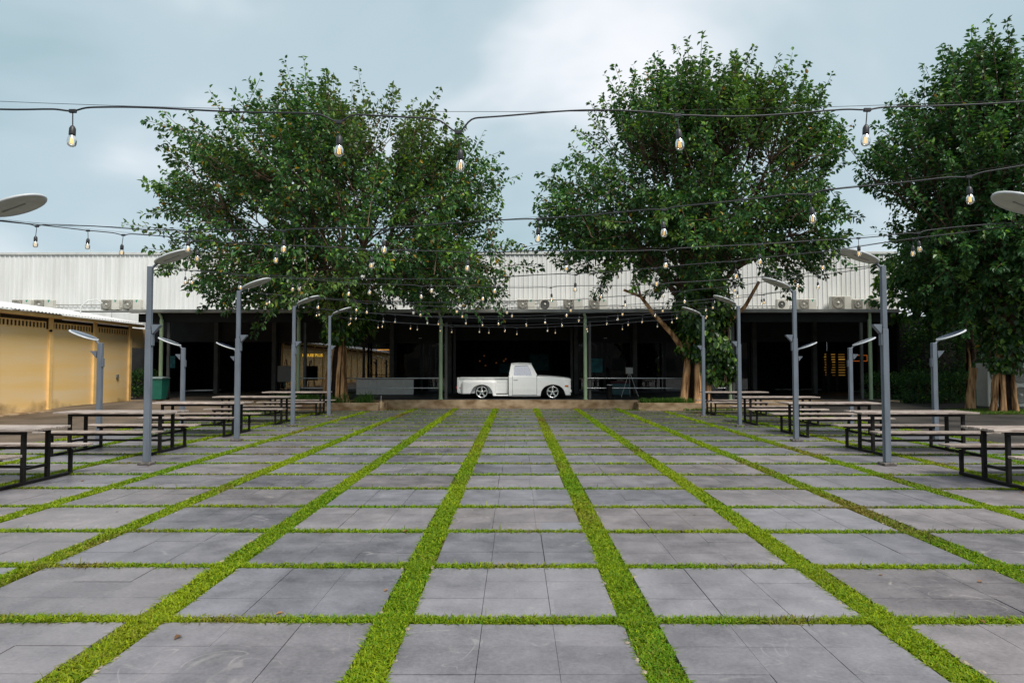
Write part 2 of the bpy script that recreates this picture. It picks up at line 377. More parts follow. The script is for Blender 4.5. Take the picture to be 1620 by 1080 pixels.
# grass in the joints
def blades(P, h, wd, lean, col, rs, seg_bend=0.45):
    n = len(P); a = rs.uniform(0, 2*np.pi, n); d = np.stack([np.cos(a), np.sin(a), np.zeros(n)], 1)
    a2 = a + np.pi/2 + rs.normal(0, .4, n); sdv = np.stack([np.cos(a2), np.sin(a2), np.zeros(n)], 1)*wd[:, None]*.5
    up = np.array([0, 0, 1.0])
    mid = P + up*(h*.62)[:, None] + d*(h*lean*seg_bend)[:, None]; tip = P + up*(h*np.clip(1-.28*lean, .3, 1))[:, None] + d*(h*lean*1.15)[:, None]
    V = np.stack([P-sdv*.7, P+sdv*.7, mid+sdv, mid-sdv, tip+sdv*.15, tip-sdv*.15], 1).reshape(-1, 3)
    k = np.arange(n)[:, None]*6; F = np.concatenate([k+np.array([[0, 1, 2, 3]]), k+np.array([[3, 2, 4, 5]])], 0)
    cm = np.repeat(col, 6, 0).reshape(n, 6, 3).reshape(-1, 3)
    return V, F, cm
def vnoise(x, y, f, seed):
    r_ = np.random.RandomState(seed); s = 0
    for i in range(6):
        a = r_.uniform(0, 6.28); ff = f*r_.uniform(.6, 1.7); s = s + np.sin((x*np.cos(a)+y*np.sin(a))*ff*6.28 + r_.uniform(0, 6.28))
    return s/6
rs = np.random.RandomState(11)
pts = []
def scatter(x0, x1, y0, y1, dens):
    n = rs.poisson(max(0, (x1-x0)*(y1-y0)*dens)); return np.stack([rs.uniform(x0, x1, n), rs.uniform(y0, y1, n)], 1)
def dn(y): return 10500*(5.0/max(y, 4.2))**1.45
ye = np.arange(-3, 27.5, 0.5)
for k in range(-7, 7):
    xc = 0.8 + k*PX
    for ya in ye:
        yy = ya+.25
        if abs(xc) > 0.86*yy + 2.5 and yy > 0: continue
        d_ = dn(yy) if yy > 2.5 else 1200
        if yy > 25.7 and abs(xc) > 5: continue
        pts.append(scatter(xc-.135, xc+.135, ya, ya+.5, d_))
for ri in range(-6, 19):
    yc = Y0 + ri*PY
    d_ = dn(yc) if yc > 2.5 else 1200
    xm = min(10.4, 0.86*abs(yc)+2.5)
    if yc > 25.7: xm = 5
    pts.append(scatter(-xm, xm, yc-.075, yc+.075, d_*.95))
XY = np.concatenate(pts, 0); x, y = XY[:, 0], XY[:, 1]
# ragged edge and thin spots
dcol = np.abs((x-0.8+PX/2) % PX - PX/2); drow = np.abs((y-Y0+PY/2) % PY - PY/2)
edge = .110 + .016*vnoise(x, y, 2.2, 1) + .008*vnoise(x, y, 7, 2); edger = .061 + .010*vnoise(x, y, 2.5, 3)+.005*vnoise(x, y, 8, 8)
incol = dcol < edge; inrow = drow < edger
bare = (vnoise(x, y, .38, 6)*1.5+.6*vnoise(x, y, 1.6, 7) > .62) & (rs.rand(len(x)) < .45)
far_thin = (~incol) & (y > 15) & (y > 17) & (vnoise(x, y, .5, 9) < -.05) & (rs.rand(len(x)) < .6)
keep = (incol | inrow) & ~far_thin & ~bare & (rs.rand(len(x)) < 0.86+.3*vnoise(x, y, .9, 4))
x, y = x[keep], y[keep]; n = len(x)
dist = np.maximum(y, 4.0)
h = rs.uniform(.010, .026, n)*(1+.35*vnoise(x, y, 1.3, 5)); tall = rs.rand(n) < .012; h[tall] *= rs.uniform(1.6, 2.6, tall.sum())
wd = rs.uniform(.0065, .0125, n)*(dist/5)**.55; wd[tall] *= .55
lean = rs.uniform(.2, 1.25, n); lean[tall] *= .35
brown = np.clip(vnoise(x, y, .38, 6)*1.5 + .6*vnoise(x, y, 1.6, 7) - .26 + rs.normal(0, .28, n), 0, 1)*.75
ylw = np.clip(.5+.45*vnoise(x, y, .3, 12)+rs.normal(0, .3, n), 0, 1)
g1, g2 = np.array([.095, .235, .004]), np.array([.30, .365, .006]); br = np.array([.21, .125, .038])
col = g1+(g2-g1)*ylw[:, None]; col = col*(1-brown[:, None])+br*brown[:, None]; col *= rs.uniform(.6, 1.25, n)[:, None]
P3 = np.stack([x, y, np.full(n, -.026)], 1)
h = h*np.where(incol[keep], 1.0, 1.25) + .024 + .020*np.clip((y-8)/10, 0, 1)
V, F, cm = blades(P3, h, wd, lean, col, rs)
o = link_mesh('joint_grass', np_mesh('joint_grass', V, F, M_BLADE, cm))
tag(o, 'bright green grass growing in the joints between the slabs', 'grass', kind='stuff')
NBL = n

# ------------------------------------------------------------------ platform, planters
plat = MB(); plat.box(-15.6, 15.4, 27.5, 47, -0.2, 0.335, 0.02); tag(plat.build('platform', M_CONC), 'raised concrete platform with stained front edge under the canopy', 'platform', kind='structure')
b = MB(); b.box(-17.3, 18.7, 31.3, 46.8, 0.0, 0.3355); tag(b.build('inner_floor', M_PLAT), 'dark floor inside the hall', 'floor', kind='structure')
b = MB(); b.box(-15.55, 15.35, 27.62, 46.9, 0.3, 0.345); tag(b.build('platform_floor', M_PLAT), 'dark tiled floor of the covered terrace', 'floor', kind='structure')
for sgn, x0, x1, lab in ((-1, -9.7, -5.15, 'left'), (1, 4.75, 9.5, 'right')):
    t = tag(empty('planter', ((x0+x1)/2, 26.55, 0)), 'low stained concrete planter around the %s tree' % ('wide left' if sgn < 0 else 'middle vine-clad'), 'planter', 'concrete planters at the platform edge')
    hw = (x1-x0)/2; b = MB()
    b.box(-hw, hw, 0, .14, -.06, .27, .015); b.box(-hw, -hw+.14, .142, .95, -.06, .268, .015); b.box(hw-.14, hw, .142, .95, -.06, .268, .015)
    b.build('rim_wall', M_CONC, t)
    b = MB(); b.box(-hw+.13, hw-.13, .13, .95, 0, .22); b.build('soil', M_SOIL, t)

# ------------------------------------------------------------------ market hall (main building)
hall = tag(empty('market_hall', (0, 36.5, 0)), 'long white corrugated hall with dark shopfronts under a deep canopy', 'building')
def hp(mb, name, m, par=None): return mb.build(name, m, par or hall)
# cladding with trapezoid ribs
def ribbed(x0, x1, z0, z1, y, pitch=.25, dep=.035):
    b = MB(); xs = []; X = x0
    while X < x1:
        xs += [(X, 0), (X+pitch*.62, 0), (X+pitch*.70, -dep), (X+pitch*.90, -dep)]; X += pitch
    V = []; F = []
    for (xx, dd) in xs: V += [(xx, y+dd, z0), (xx, y+dd, z1)]
    for i in range(len(xs)-1): F.append((2*i, 2*i+2, 2*i+3, 2*i+1))
    return b.add(V, F)
hp(ribbed(-40, 20.4, 4.62, 7.72, 0), 'corrugated_cladding', M_CLAD)
b = MB(); b.box(-40, 20.45, -.08, .12, 7.7, 7.84, .01); hp(b, 'parapet_cap', M_CAP)
b = MB(); b.box(-40, 20.38, .04, 20, 0.36, 7.68); hp(b, 'hall_body', M_DGREY) if False else None
# roof slab and upper mass behind the cladding
b = MB(); b.box(-40, 20.38, .05, 14, 4.7, 7.69); hp(b, 'upper_wall', M_CAP)
# canopy
b = MB(); V = [(-15.6, -8.75, 3.98), (15.4, -8.75, 3.98), (19.2, -.05, 4.62), (-19.2, -.05, 4.62)]
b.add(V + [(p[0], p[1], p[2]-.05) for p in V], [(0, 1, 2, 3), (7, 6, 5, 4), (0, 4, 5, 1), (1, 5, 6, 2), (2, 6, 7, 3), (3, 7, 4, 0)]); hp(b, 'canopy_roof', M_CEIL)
b = MB(); b.box(-15.7, 15.5, -8.95, -8.76, 3.86, 4.0, .02); hp(b, 'gutter', M_GUT)
b = MB(); b.box(-40, 20.4, -.7, -.02, 4.56, 4.64, .01); hp(b, 'service_ledge', M_GUT)
b = MB(); b.box(-15.5, 15.3, -8.6, -8.45, 3.5, 3.85); hp(b, 'edge_beam', M_CEIL)
for xx in (-14.5, -8.87, -3.06, 2.83, 8.7, 14.4):
    b = MB(); b.tube([(xx, -8.68, .34), (xx, -8.68, 3.6)], .075, 12); b.tube([(xx, -8.68, .34), (xx, -8.68, .36)], .11, 12)
    b.tube([(xx, -8.68, 3.55), (xx, -8.72, 3.7), (xx-.06, -8.8, 3.88)], .055, 10); b.tube([(xx, -8.68, 1.22), (xx, -8.68, 1.26)], .082, 12)
    hp(b, 'downpipe_post', M_GREEN)
for xx in (-14.3, -8.67, -2.86, 3.03, 8.9, 14.15):
    b = MB(); b.box(xx-.05, xx+.05, -8.52, -8.42, .345, 3.6); hp(b, 'steel_post', M_COLG)
COLX = (-15.0, -12.1, -9.15, -6.2, -3.3, 3.0, 5.95, 9.0, 11.9, 14.9, 18.2)
for xx in COLX:
    b = MB(); b.box(xx-.1, xx+.1, -2.45, -2.2, .345, 4.2); hp(b, 'column', M_COLG)
# lintel over the shopfronts
for (xa, xb) in ((-18.6, -3.42), (3.12, 18.5)):
    b = MB(); b.box(xa, xb, -2.15, -1.95, 2.93, 4.5); hp(b, 'lintel', M_DGREY)
b = MB(); b.box(-3.4, 3.1, -2.15, -1.95, 3.0, 4.5); hp(b, 'centre_lintel', M_DGREY)
def pane(x0, x1, z0=.36, z1=2.92, y=-2.05):
    f = MB(); tk = .05
    f.box(x0, x0+tk, y-.04, y+.04, z0, z1); f.box(x1-tk, x1, y-.04, y+.04, z0, z1)
    f.box(x0+tk, x1-tk, y-.04, y+.04, z1-tk, z1); f.box(x0+tk, x1-tk, y-.04, y+.04, z0, z0+.1)
    fo = hp(f, 'window_frame', M_FRAME)
    g = MB(); g.box(x0+tk+.002, x1-tk-.002, y-.004, y+.004, z0+.102, z1-tk-.002); hp(g, 'glass_pane', M_GLASS, fo)
for a, bx in zip(COLX[:-1], COLX[1:]):
    if a == -3.3: continue
    if bx > 14: continue                        # open kiosk bay on the right
    if a < -14: continue
    m_ = (a+bx)/2
    pane(a+.12, m_-.01); pane(m_+.01, bx-.12)
# inner rooms
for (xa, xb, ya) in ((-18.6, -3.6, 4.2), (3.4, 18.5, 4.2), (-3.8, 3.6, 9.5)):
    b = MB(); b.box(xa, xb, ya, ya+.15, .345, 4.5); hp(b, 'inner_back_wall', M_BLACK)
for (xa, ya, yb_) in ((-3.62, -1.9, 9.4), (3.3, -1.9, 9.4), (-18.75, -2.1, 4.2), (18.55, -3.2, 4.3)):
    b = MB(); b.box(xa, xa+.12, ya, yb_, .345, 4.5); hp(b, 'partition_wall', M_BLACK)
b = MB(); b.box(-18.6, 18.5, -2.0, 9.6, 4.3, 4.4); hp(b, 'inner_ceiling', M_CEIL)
b = MB(); b.box(-2.1, 2.0, 6.0, 6.1, 3.0, 4.3); b.box(-2.3, -2.05, 6.0, 6.25, .345, 4.3); b.box(2.0, 2.25, 6.0, 6.25, .345, 4.3); hp(b, 'inner_doorway', M_DGREY)
# roller shutter posts beside the centre opening
for xx in (-3.05, 2.78):
    b = MB(); b.box(xx-.06, xx+.06, -2.5, -2.36, .345, 3.6); hp(b, 'shutter_rail', M_COLG)
# side wall left, pale panels behind the yellow roof
for (x0, x1) in ((-23.6, -21.05), (-21.0, -18.95)):
    b = MB(); b.box(x0, x1, -1.2, -1.1, 3.6, 4.5, .01); hp(b, 'pale_panel', M_CLAD)
b = MB(); b.box(-40, -18.9, -1.05, -.9, 0, 4.55); hp(b, 'side_wall', M_DGREY)
b = MB(); b.box(-40, 15.6, 14.05, 14.2, 0, 4.7); b.box(18.8, 20.3, .3, .5, 0, 4.56); hp(b, 'rear_wall', M_BLACK)
b = MB(); b.tube([(-7.5, -.09, 5.22), (-2, -.09, 5.2), (2.2, -.09, 5.2), (2.25, -.09, 4.9), (6, -.09, 4.9), (16, -.09, 4.92)], .022, 6); hp(b, 'conduit', M_GUT)
b = MB(); b.tube([(-32, -.09, 5.0), (-20.4, -.09, 5.0), (-20.3, -.09, 4.7)], .02, 6); hp(b, 'conduit', M_GUT)
# roof ventilators and mast
for i, px in enumerate((113, 245)):
    X = (px-816)*40/1080; v = tag(empty('roof_ventilator', (X, 40, 7.69)), 'round aluminium turbine ventilator on the roof, %s one' % ('left' if i == 0 else 'right'), 'ventilator', 'turbine ventilators on the hall roof')
    b = MB(); b.lathe([(.22, 0), (.22, .18)], 16); b.build('neck', M_CAP, v)
    b = MB()
    for k in range(18):
        a = 2*math.pi*k/18; pr = [(.26, .18), (.36, .28), (.38, .38), (.30, .50), (.12, .56)]; Vv = []
        for (r_, z_) in pr:
            for da in (0, .24): Vv.append(((r_-da*.12)*math.cos(a+da), (r_-da*.12)*math.sin(a+da), z_))
        b.add(Vv, [(2*q, 2*q+1, 2*q+3, 2*q+2) for q in range(4)])
    b.lathe([(.0, .57), (.13, .565), (.14, .54)], 16); b.build('turbine', M_CAP, v)
mast = tag(empty('roof_mast', ((137-816)*41/1080, 41, 7.68)), 'thin lattice antenna mast behind the left roof edge', 'mast')
b = MB(); b.tube([(-.09, 0, 0), (-.05, 0, 1.25)], .015, 5); b.tube([(.09, 0, 0), (.05, 0, 1.25)], .015, 5)
for k in range(6): b.tube([(-.085+.007*k, 0, .2*k), (.08-.007*k, 0, .2*k+.18)], .01, 4)
b.tube([(-.2, 0, 1.05), (.22, 0, 1.05)], .014, 5); b.build('lattice', M_CAP, mast)

# air conditioners on the ledge
AC = [(16, 46, 'n'), (51, 81, 'n'), (158, 187, 'n'), (192, 221, 'n'), (441, 463, 'n'), (660, 685, 'n'), (818, 846, 'n'), (853, 880, 'd'), (891, 922, 'n'), (931, 961, 'n'),
      (1228, 1246, 'd'), (1261, 1290, 'n'), (1313, 1345, 'b'), (1347, 1368, 'n'), (1370, 1398, 'n')]
ACL = ['left one at the far left end', 'second from the far left end', 'left of the second pair above the yellow roof', 'right of the second pair above the yellow roof',
       'behind the left tree near the second lamp', 'behind the right fringe of the left tree', 'leftmost of the row above the truck', 'with dark round grille above the truck', 'third of the row above the truck', 'rightmost of the row above the truck',
       'with dark grille beside the right tree trunk limb', 'between the right lamps', 'tall one near the right end', 'small one right of the tall unit', 'last one at the right end']
for (p0, p1, kd), lab in zip(AC, ACL):
    Yc = 36.1; X0 = (p0-816)*Yc/1080; X1 = (p1-816)*Yc/1080; wv = X1-X0; hh = .70 if kd == 'b' else .55; dk = .3
    a = tag(empty('air_conditioner', ((X0+X1)/2, Yc, 4.64)), 'cream outdoor air conditioner on the ledge, ' + lab, 'air conditioner', 'outdoor air conditioners on the canopy ledge')
    b = MB(); b.box(-wv/2, wv/2, -dk/2, dk/2, .06, .06+hh, .02); b.build('casing', M_ACB, a)
    for sx in (-.3, .3):
        b = MB(); b.box(sx*wv-.04, sx*wv+.04, -dk/2-.02, dk/2+.02, 0, .058); b.build('foot', M_GUT, a)
    r_ = min(hh*.44, wv*.3); cx = -wv/2+r_+.06; cz = .06+hh/2
    RX = Matrix.Translation((cx, -dk/2-.004, cz)) @ Matrix.Rotation(R(90), 4, 'X')
    if kd != 'd':
        b = MB(); b.box(cx-r_-.03, cx+r_+.03, -dk/2-.012, -dk/2-.001, cz-r_-.01, cz+r_+.01, .004); gq = b.build('fan_panel', M_ACF, a)
    b = MB(); b.lathe([(r_, 0), (r_, .02), (r_*.93, .03), (r_*.9, .012), (0.001, .012)], 24, RX)
    fg = b.build('fan_grille', M_ACD if kd == 'd' else M_ACF, a, True)
    b = MB()
    for k in range(5): 
        rr = r_*(.3+.15*k); b.tube([RX @ Vector((rr*math.cos(t_*math.pi/10), rr*math.sin(t_*math.pi/10), .03)) for t_ in range(21)], .006, 4, False)
    b.build('grille_ring', M_ACB if kd != 'd' else M_GUT, fg)
    b = MB(); b.lathe([(.001, .045), (r_*.22, .042), (r_*.24, .02)], 14, RX); b.build('fan_hub', M_ACB, fg, True)
    if kd != 'b' and wv > .7:
        xs = wv/2-.26; zz = .06+hh-.03
        b = MB(); b.prism([(xs, zz), (xs+.13, zz), (xs+.05, zz-.15)], 'y', -dk/2-.004, -dk/2-.001); b.build('corner_sticker', M_TEAL, a, True)
    b = MB(); b.tube([(wv/2, 0, .2), (wv/2+.1, 0, .24), (wv/2+.16, .05, .1), (wv/2+.22, .1, .0)], .018, 6); b.build('pipe', M_CAP, a)

# ------------------------------------------------------------------ yellow building
def yellow_mat():
    m = bpy.data.materials.new('yellow_render'); m.use_nodes = True; t = m.node_tree; N = t.nodes; K = t.links.new; p = N['Principled BSDF']
    g = N.new('ShaderNodeNewGeometry'); mpn = N.new('ShaderNodeMapping'); mpn.inputs['Scale'].default_value = (1, .16, 1.5); K(g.outputs['Position'], mpn.inputs[0])
    nz = N.new('ShaderNodeTexNoise'); nz.inputs['Scale'].default_value = 1.6; nz.inputs['Detail'].default_value = 6; K(mpn.outputs[0], nz.inputs[0])
    r_ = N.new('ShaderNodeValToRGB'); r_.color_ramp.elements[0].position = .36; r_.color_ramp.elements[0].color = (.88, .59, .23, 1)
    r_.color_ramp.elements[1].position = .66; r_.color_ramp.elements[1].color = (.86, .64, .36, 1); K(nz.outputs[0], r_.inputs[0])
    # rising damp with its own ragged outline
    s = N.new('ShaderNodeSeparateXYZ'); K(g.outputs['Position'], s.inputs[0]); n2 = N.new('ShaderNodeTexNoise'); n2.inputs['Scale'].default_value = 1.3; n2.inputs['Detail'].default_value = 8; K(g.outputs['Position'], n2.inputs[0])
    m1 = N.new('ShaderNodeMath'); m1.operation = 'MULTIPLY_ADD'; K(n2.outputs[0], m1.inputs[0]); m1.inputs[1].default_value = 1.7; m1.inputs[2].default_value = -.70
    m2 = N.new('ShaderNodeMath'); m2.operation = 'SUBTRACT'; K(m1.outputs[0], m2.inputs[0]); K(s.outputs[2], m2.inputs[1])
    m3 = N.new('ShaderNodeMapRange'); m3.inputs[1].default_value = -.1; m3.inputs[2].default_value = .3; m3.inputs[4].default_value = .75; K(m2.outputs[0], m3.inputs[0])
    mixn = N.new('ShaderNodeMixRGB'); K(m3.outputs[0], mixn.inputs[0]); K(r_.outputs[0], mixn.inputs[1]); mixn.inputs[2].default_value = (.19, .125, .06, 1)
    K(mixn.outputs[0], p.inputs['Base Color']); p.inputs['Roughness'].default_value = .75; p.inputs['Specular IOR Level'].default_value = .25
    nb = N.new('ShaderNodeTexNoise'); nb.inputs['Scale'].default_value = 30; K(g.outputs['Position'], nb.inputs[0]); bp = N.new('ShaderNodeBump'); bp.inputs['Strength'].default_value = .15; bp.inputs['Distance'].default_value = .01; K(nb.outputs[0], bp.inputs['Height']); K(bp.outputs[0], p.inputs['Normal'])
    return m
M_YEL = yellow_mat()
M_YTRIM = mat('yellow_trim', (.84, .55, .21), .7, var=.1, scale=3)
M_ROOFW = mat('white_roof_sheet', (.62, .62, .62), .5, var=.08, scale=3)
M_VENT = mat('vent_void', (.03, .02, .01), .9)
yb = tag(empty('yellow_building', (-17.6, 0, 0)), 'long low yellow rendered building with white corrugated eave on the left', 'building')
YB0, YB1 = -34.0, 31.06
b = MB(); b.box(-7, 0, YB0, YB1, -.1, 3.08); b.build('wall', M_YEL, yb)
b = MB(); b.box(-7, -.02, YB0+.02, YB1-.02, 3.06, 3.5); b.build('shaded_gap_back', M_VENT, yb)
b = MB(); b.box(-.2, -.01, YB1+.002, YB1+1.7, 2.55, 3.45); b.build('end_fascia', M_YEL, yb)
ypil = [25.65 + 2.705*k for k in range(-22, 3)]
pil = MB(); pil.box(.002, .085, -.09, .09, -.02, 3.5, .006); pme = pil.mesh('pilaster', M_YTRIM)
for yy in ypil:
    o = link_mesh('pilaster', pme, yb); o.location = (0, yy if yy < 31 else 30.96, 0)
# ventilation blocks under the eave: one part per bay, blocks themselves single parts in the bays in view
vb = MB(); vb.box(-.06, .004, -.09, .09, 0, .045); vb.box(-.06, .004, -.09, .09, .235, .28); vb.box(-.06, .004, -.09, -.06, .045, .235); vb.box(-.06, .004, .06, .09, .045, .235); vb.box(-.06, -.02, -.015, .015, .046, .234)
vme = vb.mesh('vent_block', M_YTRIM)
for yy in ypil[:-1]:
    if yy > 16:
        k = int((2.705-.2)/.185)
        for i in range(k):
            o = link_mesh('vent_block', vme, yb); o.location = (0, yy+.1+.185*(i+.5), 3.082)
    else:
        bb = MB()
        for i in range(13): bb.box(-.06, .004, yy+.12+.185*i, yy+.2+.185*i, 3.082, 3.36)
        tag(bb.build('vent_blocks', M_YTRIM, yb), kind='stuff')
b = MB(); b.box(.02, .32, YB0, YB1+.6, 3.50, 3.62, .01); b.build('eave_board', M_YTRIM, yb)
b = MB(); V = []; ys_ = np.arange(YB0-.1, YB1+.9, .045)
for i, yy in enumerate(ys_):
    z_ = .022*math.sin(2*math.pi*yy/.19)
    V += [(.46, yy, 3.66+z_), (-3.6, yy, 4.35+z_), (.46, yy, 3.645+z_)]
F = []
for i in range(len(ys_)-1): F += [(3*i, 3*i+3, 3*i+4, 3*i+1), (3*i, 3*i+2, 3*i+5, 3*i+3)]
b.add(V, F, True); b.build('roof_sheet', M_ROOFW, yb)
b = MB(); b.box(-.02, .06, 29.98, 30.12, 1.18, 1.34, .008); so = b.build('wall_socket', M_GUT, yb)
b = MB(); b.box(.0, .5, YB0, 30, -.08, .06, .03); b.build('plinth', M_CONC, yb)
b = MB(); b.tube([(.03, 25.62, 3.02), (.12, 25.55, 3.03)], .05, 8); b.build('bracket', M_DKMET, yb)
b = MB(); b.tube([(-1.2, 29.3, 3.9), (-1.2, 29.35, 4.3), (-1.0, 29.5, 4.55), (-.7, 29.6, 4.6), (-.5, 29.7, 4.45)], .03, 6); b.build('conduit', M_CAP, yb)

# building behind the viewer (seen only as a reflection in the shop glass)
rb = tag(empty('rear_building', (0, -38, 0)), 'dark brown building behind the viewer', 'building')
b = MB(); b.box(-40, 40, -6, 0, 0, 6.2); b.build('wall', mat('rear_wall', (.05, .042, .032), .8, var=.4, scale=.4), rb)
b = MB(); b.box(-41, 41, -7, .6, 6.22, 6.5); b.build('roof', M_DGREY, rb)
for k in range(-9, 10):
    b = MB(); b.box(k*4-.9, k*4+.9, .003, .05, 1.2, 3.0); b.build('window', M_FRAME, rb)

# ------------------------------------------------------------------ lamps
LY = [7.9, 11.65, 15.4, 19.25, 22.95]
def make_lamp(tall):
    root = empty('solar_lamp')
    b = MB(); b.box(-.11, .11, -.11, .11, 0, .045, .008); b.build('base_plate', M_PLATE, root)
    zl = 2.2 if not tall else 2.3
    b = MB(); b.box(-.05, .05, -.05, .05, .045, zl, .007); b.box(-.059, .059, -.018, .018, .045, zl-.02); b.build('lower_post', M_METAL, root)
    zt = zl
    if tall:
        b = MB(); b.box(-.04, .04, -.04, .04, zl+.001, 3.38, .006); b.build('upper_post', M_METAL, root); zt = 3.38
    zb = 2.22 if tall else 1.86
    b = MB(); b.prism([(.056, zb+.16), (.20, zb+.16), (.20, zb+.14), (.075, zb)], 'y', -.05, .05); b.build('bracket', M_METAL, root, True)
    b = MB(); b.box(.056 if tall else -.075, .075 if tall else -.056, -.045, .045, zb-.2, zb-.01, .004); b.build('junction_box', M_METAL, root)
    hd = empty('_t'); 
    Mx = Matrix.Translation((.03, 0, zt)) @ Matrix.Rotation(R(-21), 4, 'Y')
    b = MB(); b.tube([Mx @ Vector((-.02, 0, -.03)), Mx @ Vector((.10, 0, .02))], .022, 8); b.build('arm', M_METAL, root)
    def ell(mb, prof, n=28):
        vv = []; ff = []
        for (r_, z_) in prof:
            for k in range(n):
                a = 2*math.pi*k/n; vv.append(tuple(Mx @ Vector((.40+.335*r_*math.cos(a), .25*r_*math.sin(a), .03+z_))))
        for i in range(len(prof)-1):
            for k in range(n): ff.append((i*n+k, i*n+(k+1) % n, (i+1)*n+(k+1) % n, (i+1)*n+k))
        mb.add(vv, ff, True); return mb
    b = MB(); ell(b, [(.93, -.012), (.985, -.014), (1.0, 0), (.985, .014), (.9, .022)]); sh = b.build('lamp_shell', M_RIM, root, True)
    b = MB(); ell(b, [(.001, -.016), (.5, -.014), (.93, -.010)]); b.build('lens', M_LENS, sh, True)
    b = MB(); ell(b, [(.9, .022), (.5, .03), (.001, .032)]); b.build('solar_panel', M_SOLAR, sh, True)
    b = MB()
    for k in range(1): b.box(.22, .5, -.012, .012, .008, .0135, 0, Mx)
    b.build('sensor_strip', M_GUT, sh)
    bpy.data.objects.remove(hd)
    return root
ordn = ['nearest', 'second nearest', 'middle', 'second farthest', 'farthest']
pt = make_lamp(True); first = True
for sgn in (-1, 1):
    for i, yy in enumerate(LY):
        o = pt if first else copy_tree(pt); first = False
        o.location = (sgn*6.28, yy, .002); o.rotation_euler = (rng.uniform(-.006, .006), rng.uniform(-.006, .006), (0 if sgn < 0 else math.pi)+rng.uniform(-.05, .05))
        tag(o, 'tall grey solar lamp post leaning its oval head inwards, %s of the %s row' % (ordn[i], 'left' if sgn < 0 else 'right'), 'lamp post', 'tall solar lamps along the courtyard')
ps = make_lamp(False); first = True
for sgn in (-1, 1):
    for i, yy in enumerate(LY[2:]):
        o = ps if first else copy_tree(ps); first = False
        o.location = (sgn*9.4, yy, .002); o.rotation_euler = (rng.uniform(-.006, .006), 0, (math.pi if sgn < 0 else 0)+rng.uniform(-.06, .06))
        tag(o, 'short grey solar lamp post with head turned outwards behind the %s tables, %s one' % ('left' if sgn < 0 else 'right', ('nearest', 'middle', 'farthest')[i]), 'lamp post', 'short solar lamps behind the tables')

# ------------------------------------------------------------------ picnic tables
def make_table():
    root = empty('picnic_table')
    tb = MB(); tb.box(-1.13, 1.13, -.069, .069, 0, .034, .004); bme = tb.mesh('table_board', M_WOOD)
    for k in range(5):
        o = link_mesh('table_board', bme, root); o.location = (rng.uniform(-.012, .012), -.29+.145*k, .752+rng.uniform(0, .003)); o.rotation_euler = (0, 0, rng.uniform(-.002, .002))
    sb = MB(); sb.box(-1.13, 1.13, -.074, .074, 0, .032, .004); sme = sb.mesh('bench_board', M_WOOD)
    for sy in (-1, 1):
        for k in range(2):
            o = link_mesh('bench_board', sme, root); o.location = (rng.uniform(-.012, .012), sy*.76+(-.078+.156*k), .432+rng.uniform(0, .003))
    b = MB(); b.box(-.9, .9, -.27, -.22, .70, .75); b.box(-.9, .9, .22, .27, .70, .75); b.build('apron_rail', M_DKMET, root)
    for sy in (-1, 1):
        b = MB(); b.box(-.9, .9, sy*.76-.1, sy*.76-.06, .39, .43); b.box(-.9, .9, sy*.76+.06, sy*.76+.1, .39, .43); b.build('bench_rail', M_DKMET, root)
    for sx in (-1, 1):
        for sy in (-1, 1):
            b = MB(); b.box(sx*.87-.028, sx*.87+.028, sy*.245-.028, sy*.245+.028, .045, .699, .004); b.build('leg', M_DKMET, root)
            b = MB(); b.box(sx*.87-.025, sx*.87+.025, sy*.76-.025, sy*.76+.025, .045, .389, .004); b.build('bench_leg', M_DKMET, root)
        b = MB(); b.box(sx*.87-.028, sx*.87+.028, -.79, .79, .0, .044, .004); b.build('floor_rail', M_DKMET, root)
        b = MB(); b.box(sx*.87-.02, sx*.87+.02, -.216, .216, .20, .24); b.build('cross_rail', M_DKMET, root)
    b = MB(); b.box(-.848, .848, -.02, .02, .20, .24); b.build('stretcher', M_DKMET, root)
    return root
TY = [9.85, 13.4, 16.95, 20.35, 24.25]
pt = make_table(); first = True
for sgn in (-1, 1):
    for i, yy in enumerate(TY):
        o = pt if first else copy_tree(pt); first = False
        o.location = (sgn*7.74+rng.uniform(-.05, .05), yy+rng.uniform(-.05, .05), .004); o.rotation_euler = (0, 0, rng.uniform(-.018, .018)+(math.pi if (i % 2) else 0))
        tag(o, 'weathered board picnic table with two benches on black frame, %s of the %s row' % (ordn[i], 'left' if sgn < 0 else 'right'), 'picnic table', 'picnic tables lining the courtyard')

# ------------------------------------------------------------------ string lights
M_BULB = bpy.data.materials.new('clear_bulb_glass'); M_BULB.use_nodes = True
_t = M_BULB.node_tree; _N = _t.nodes; _N.remove(_N['Principled BSDF'])
_tr = _N.new('ShaderNodeBsdfTransparent'); _tr.inputs[0].default_value = (.97, .96, .93, 1); _gl = _N.new('ShaderNodeBsdfGlossy'); _gl.inputs['Roughness'].default_value = .03
_fr = _N.new('ShaderNodeFresnel'); _fr.inputs[0].default_value = 1.5
_ma = _N.new('ShaderNodeMath'); _ma.operation = 'MULTIPLY_ADD'; _ma.inputs[1].default_value = 1.3; _ma.inputs[2].default_value = .12; _ma.use_clamp = True
_t.links.new(_fr.outputs[0], _ma.inputs[0])
_ms = _N.new('ShaderNodeMixShader'); _t.links.new(_ma.outputs[0], _ms.inputs[0]); _t.links.new(_tr.outputs[0], _ms.inputs[1]); _t.links.new(_gl.outputs[0], _ms.inputs[2]); _t.links.new(_ms.outputs[0], _N['Material Output'].inputs[0])
M_FIL = mat('filament', (.9, .6, .2), .5, emit=(1, .66, .25), estr=.55)
bm_b = MB(); prof = [(.0165, -.06), (.0185, -.066), (.0245, -.078), (.0272, -.093), (.0265, -.108), (.022, -.122), (.010, -.129), (.0005, -.1305)]
bm_b.lathe(prof, 14); ME_BULB = bm_b.mesh('bulb', M_BULB)
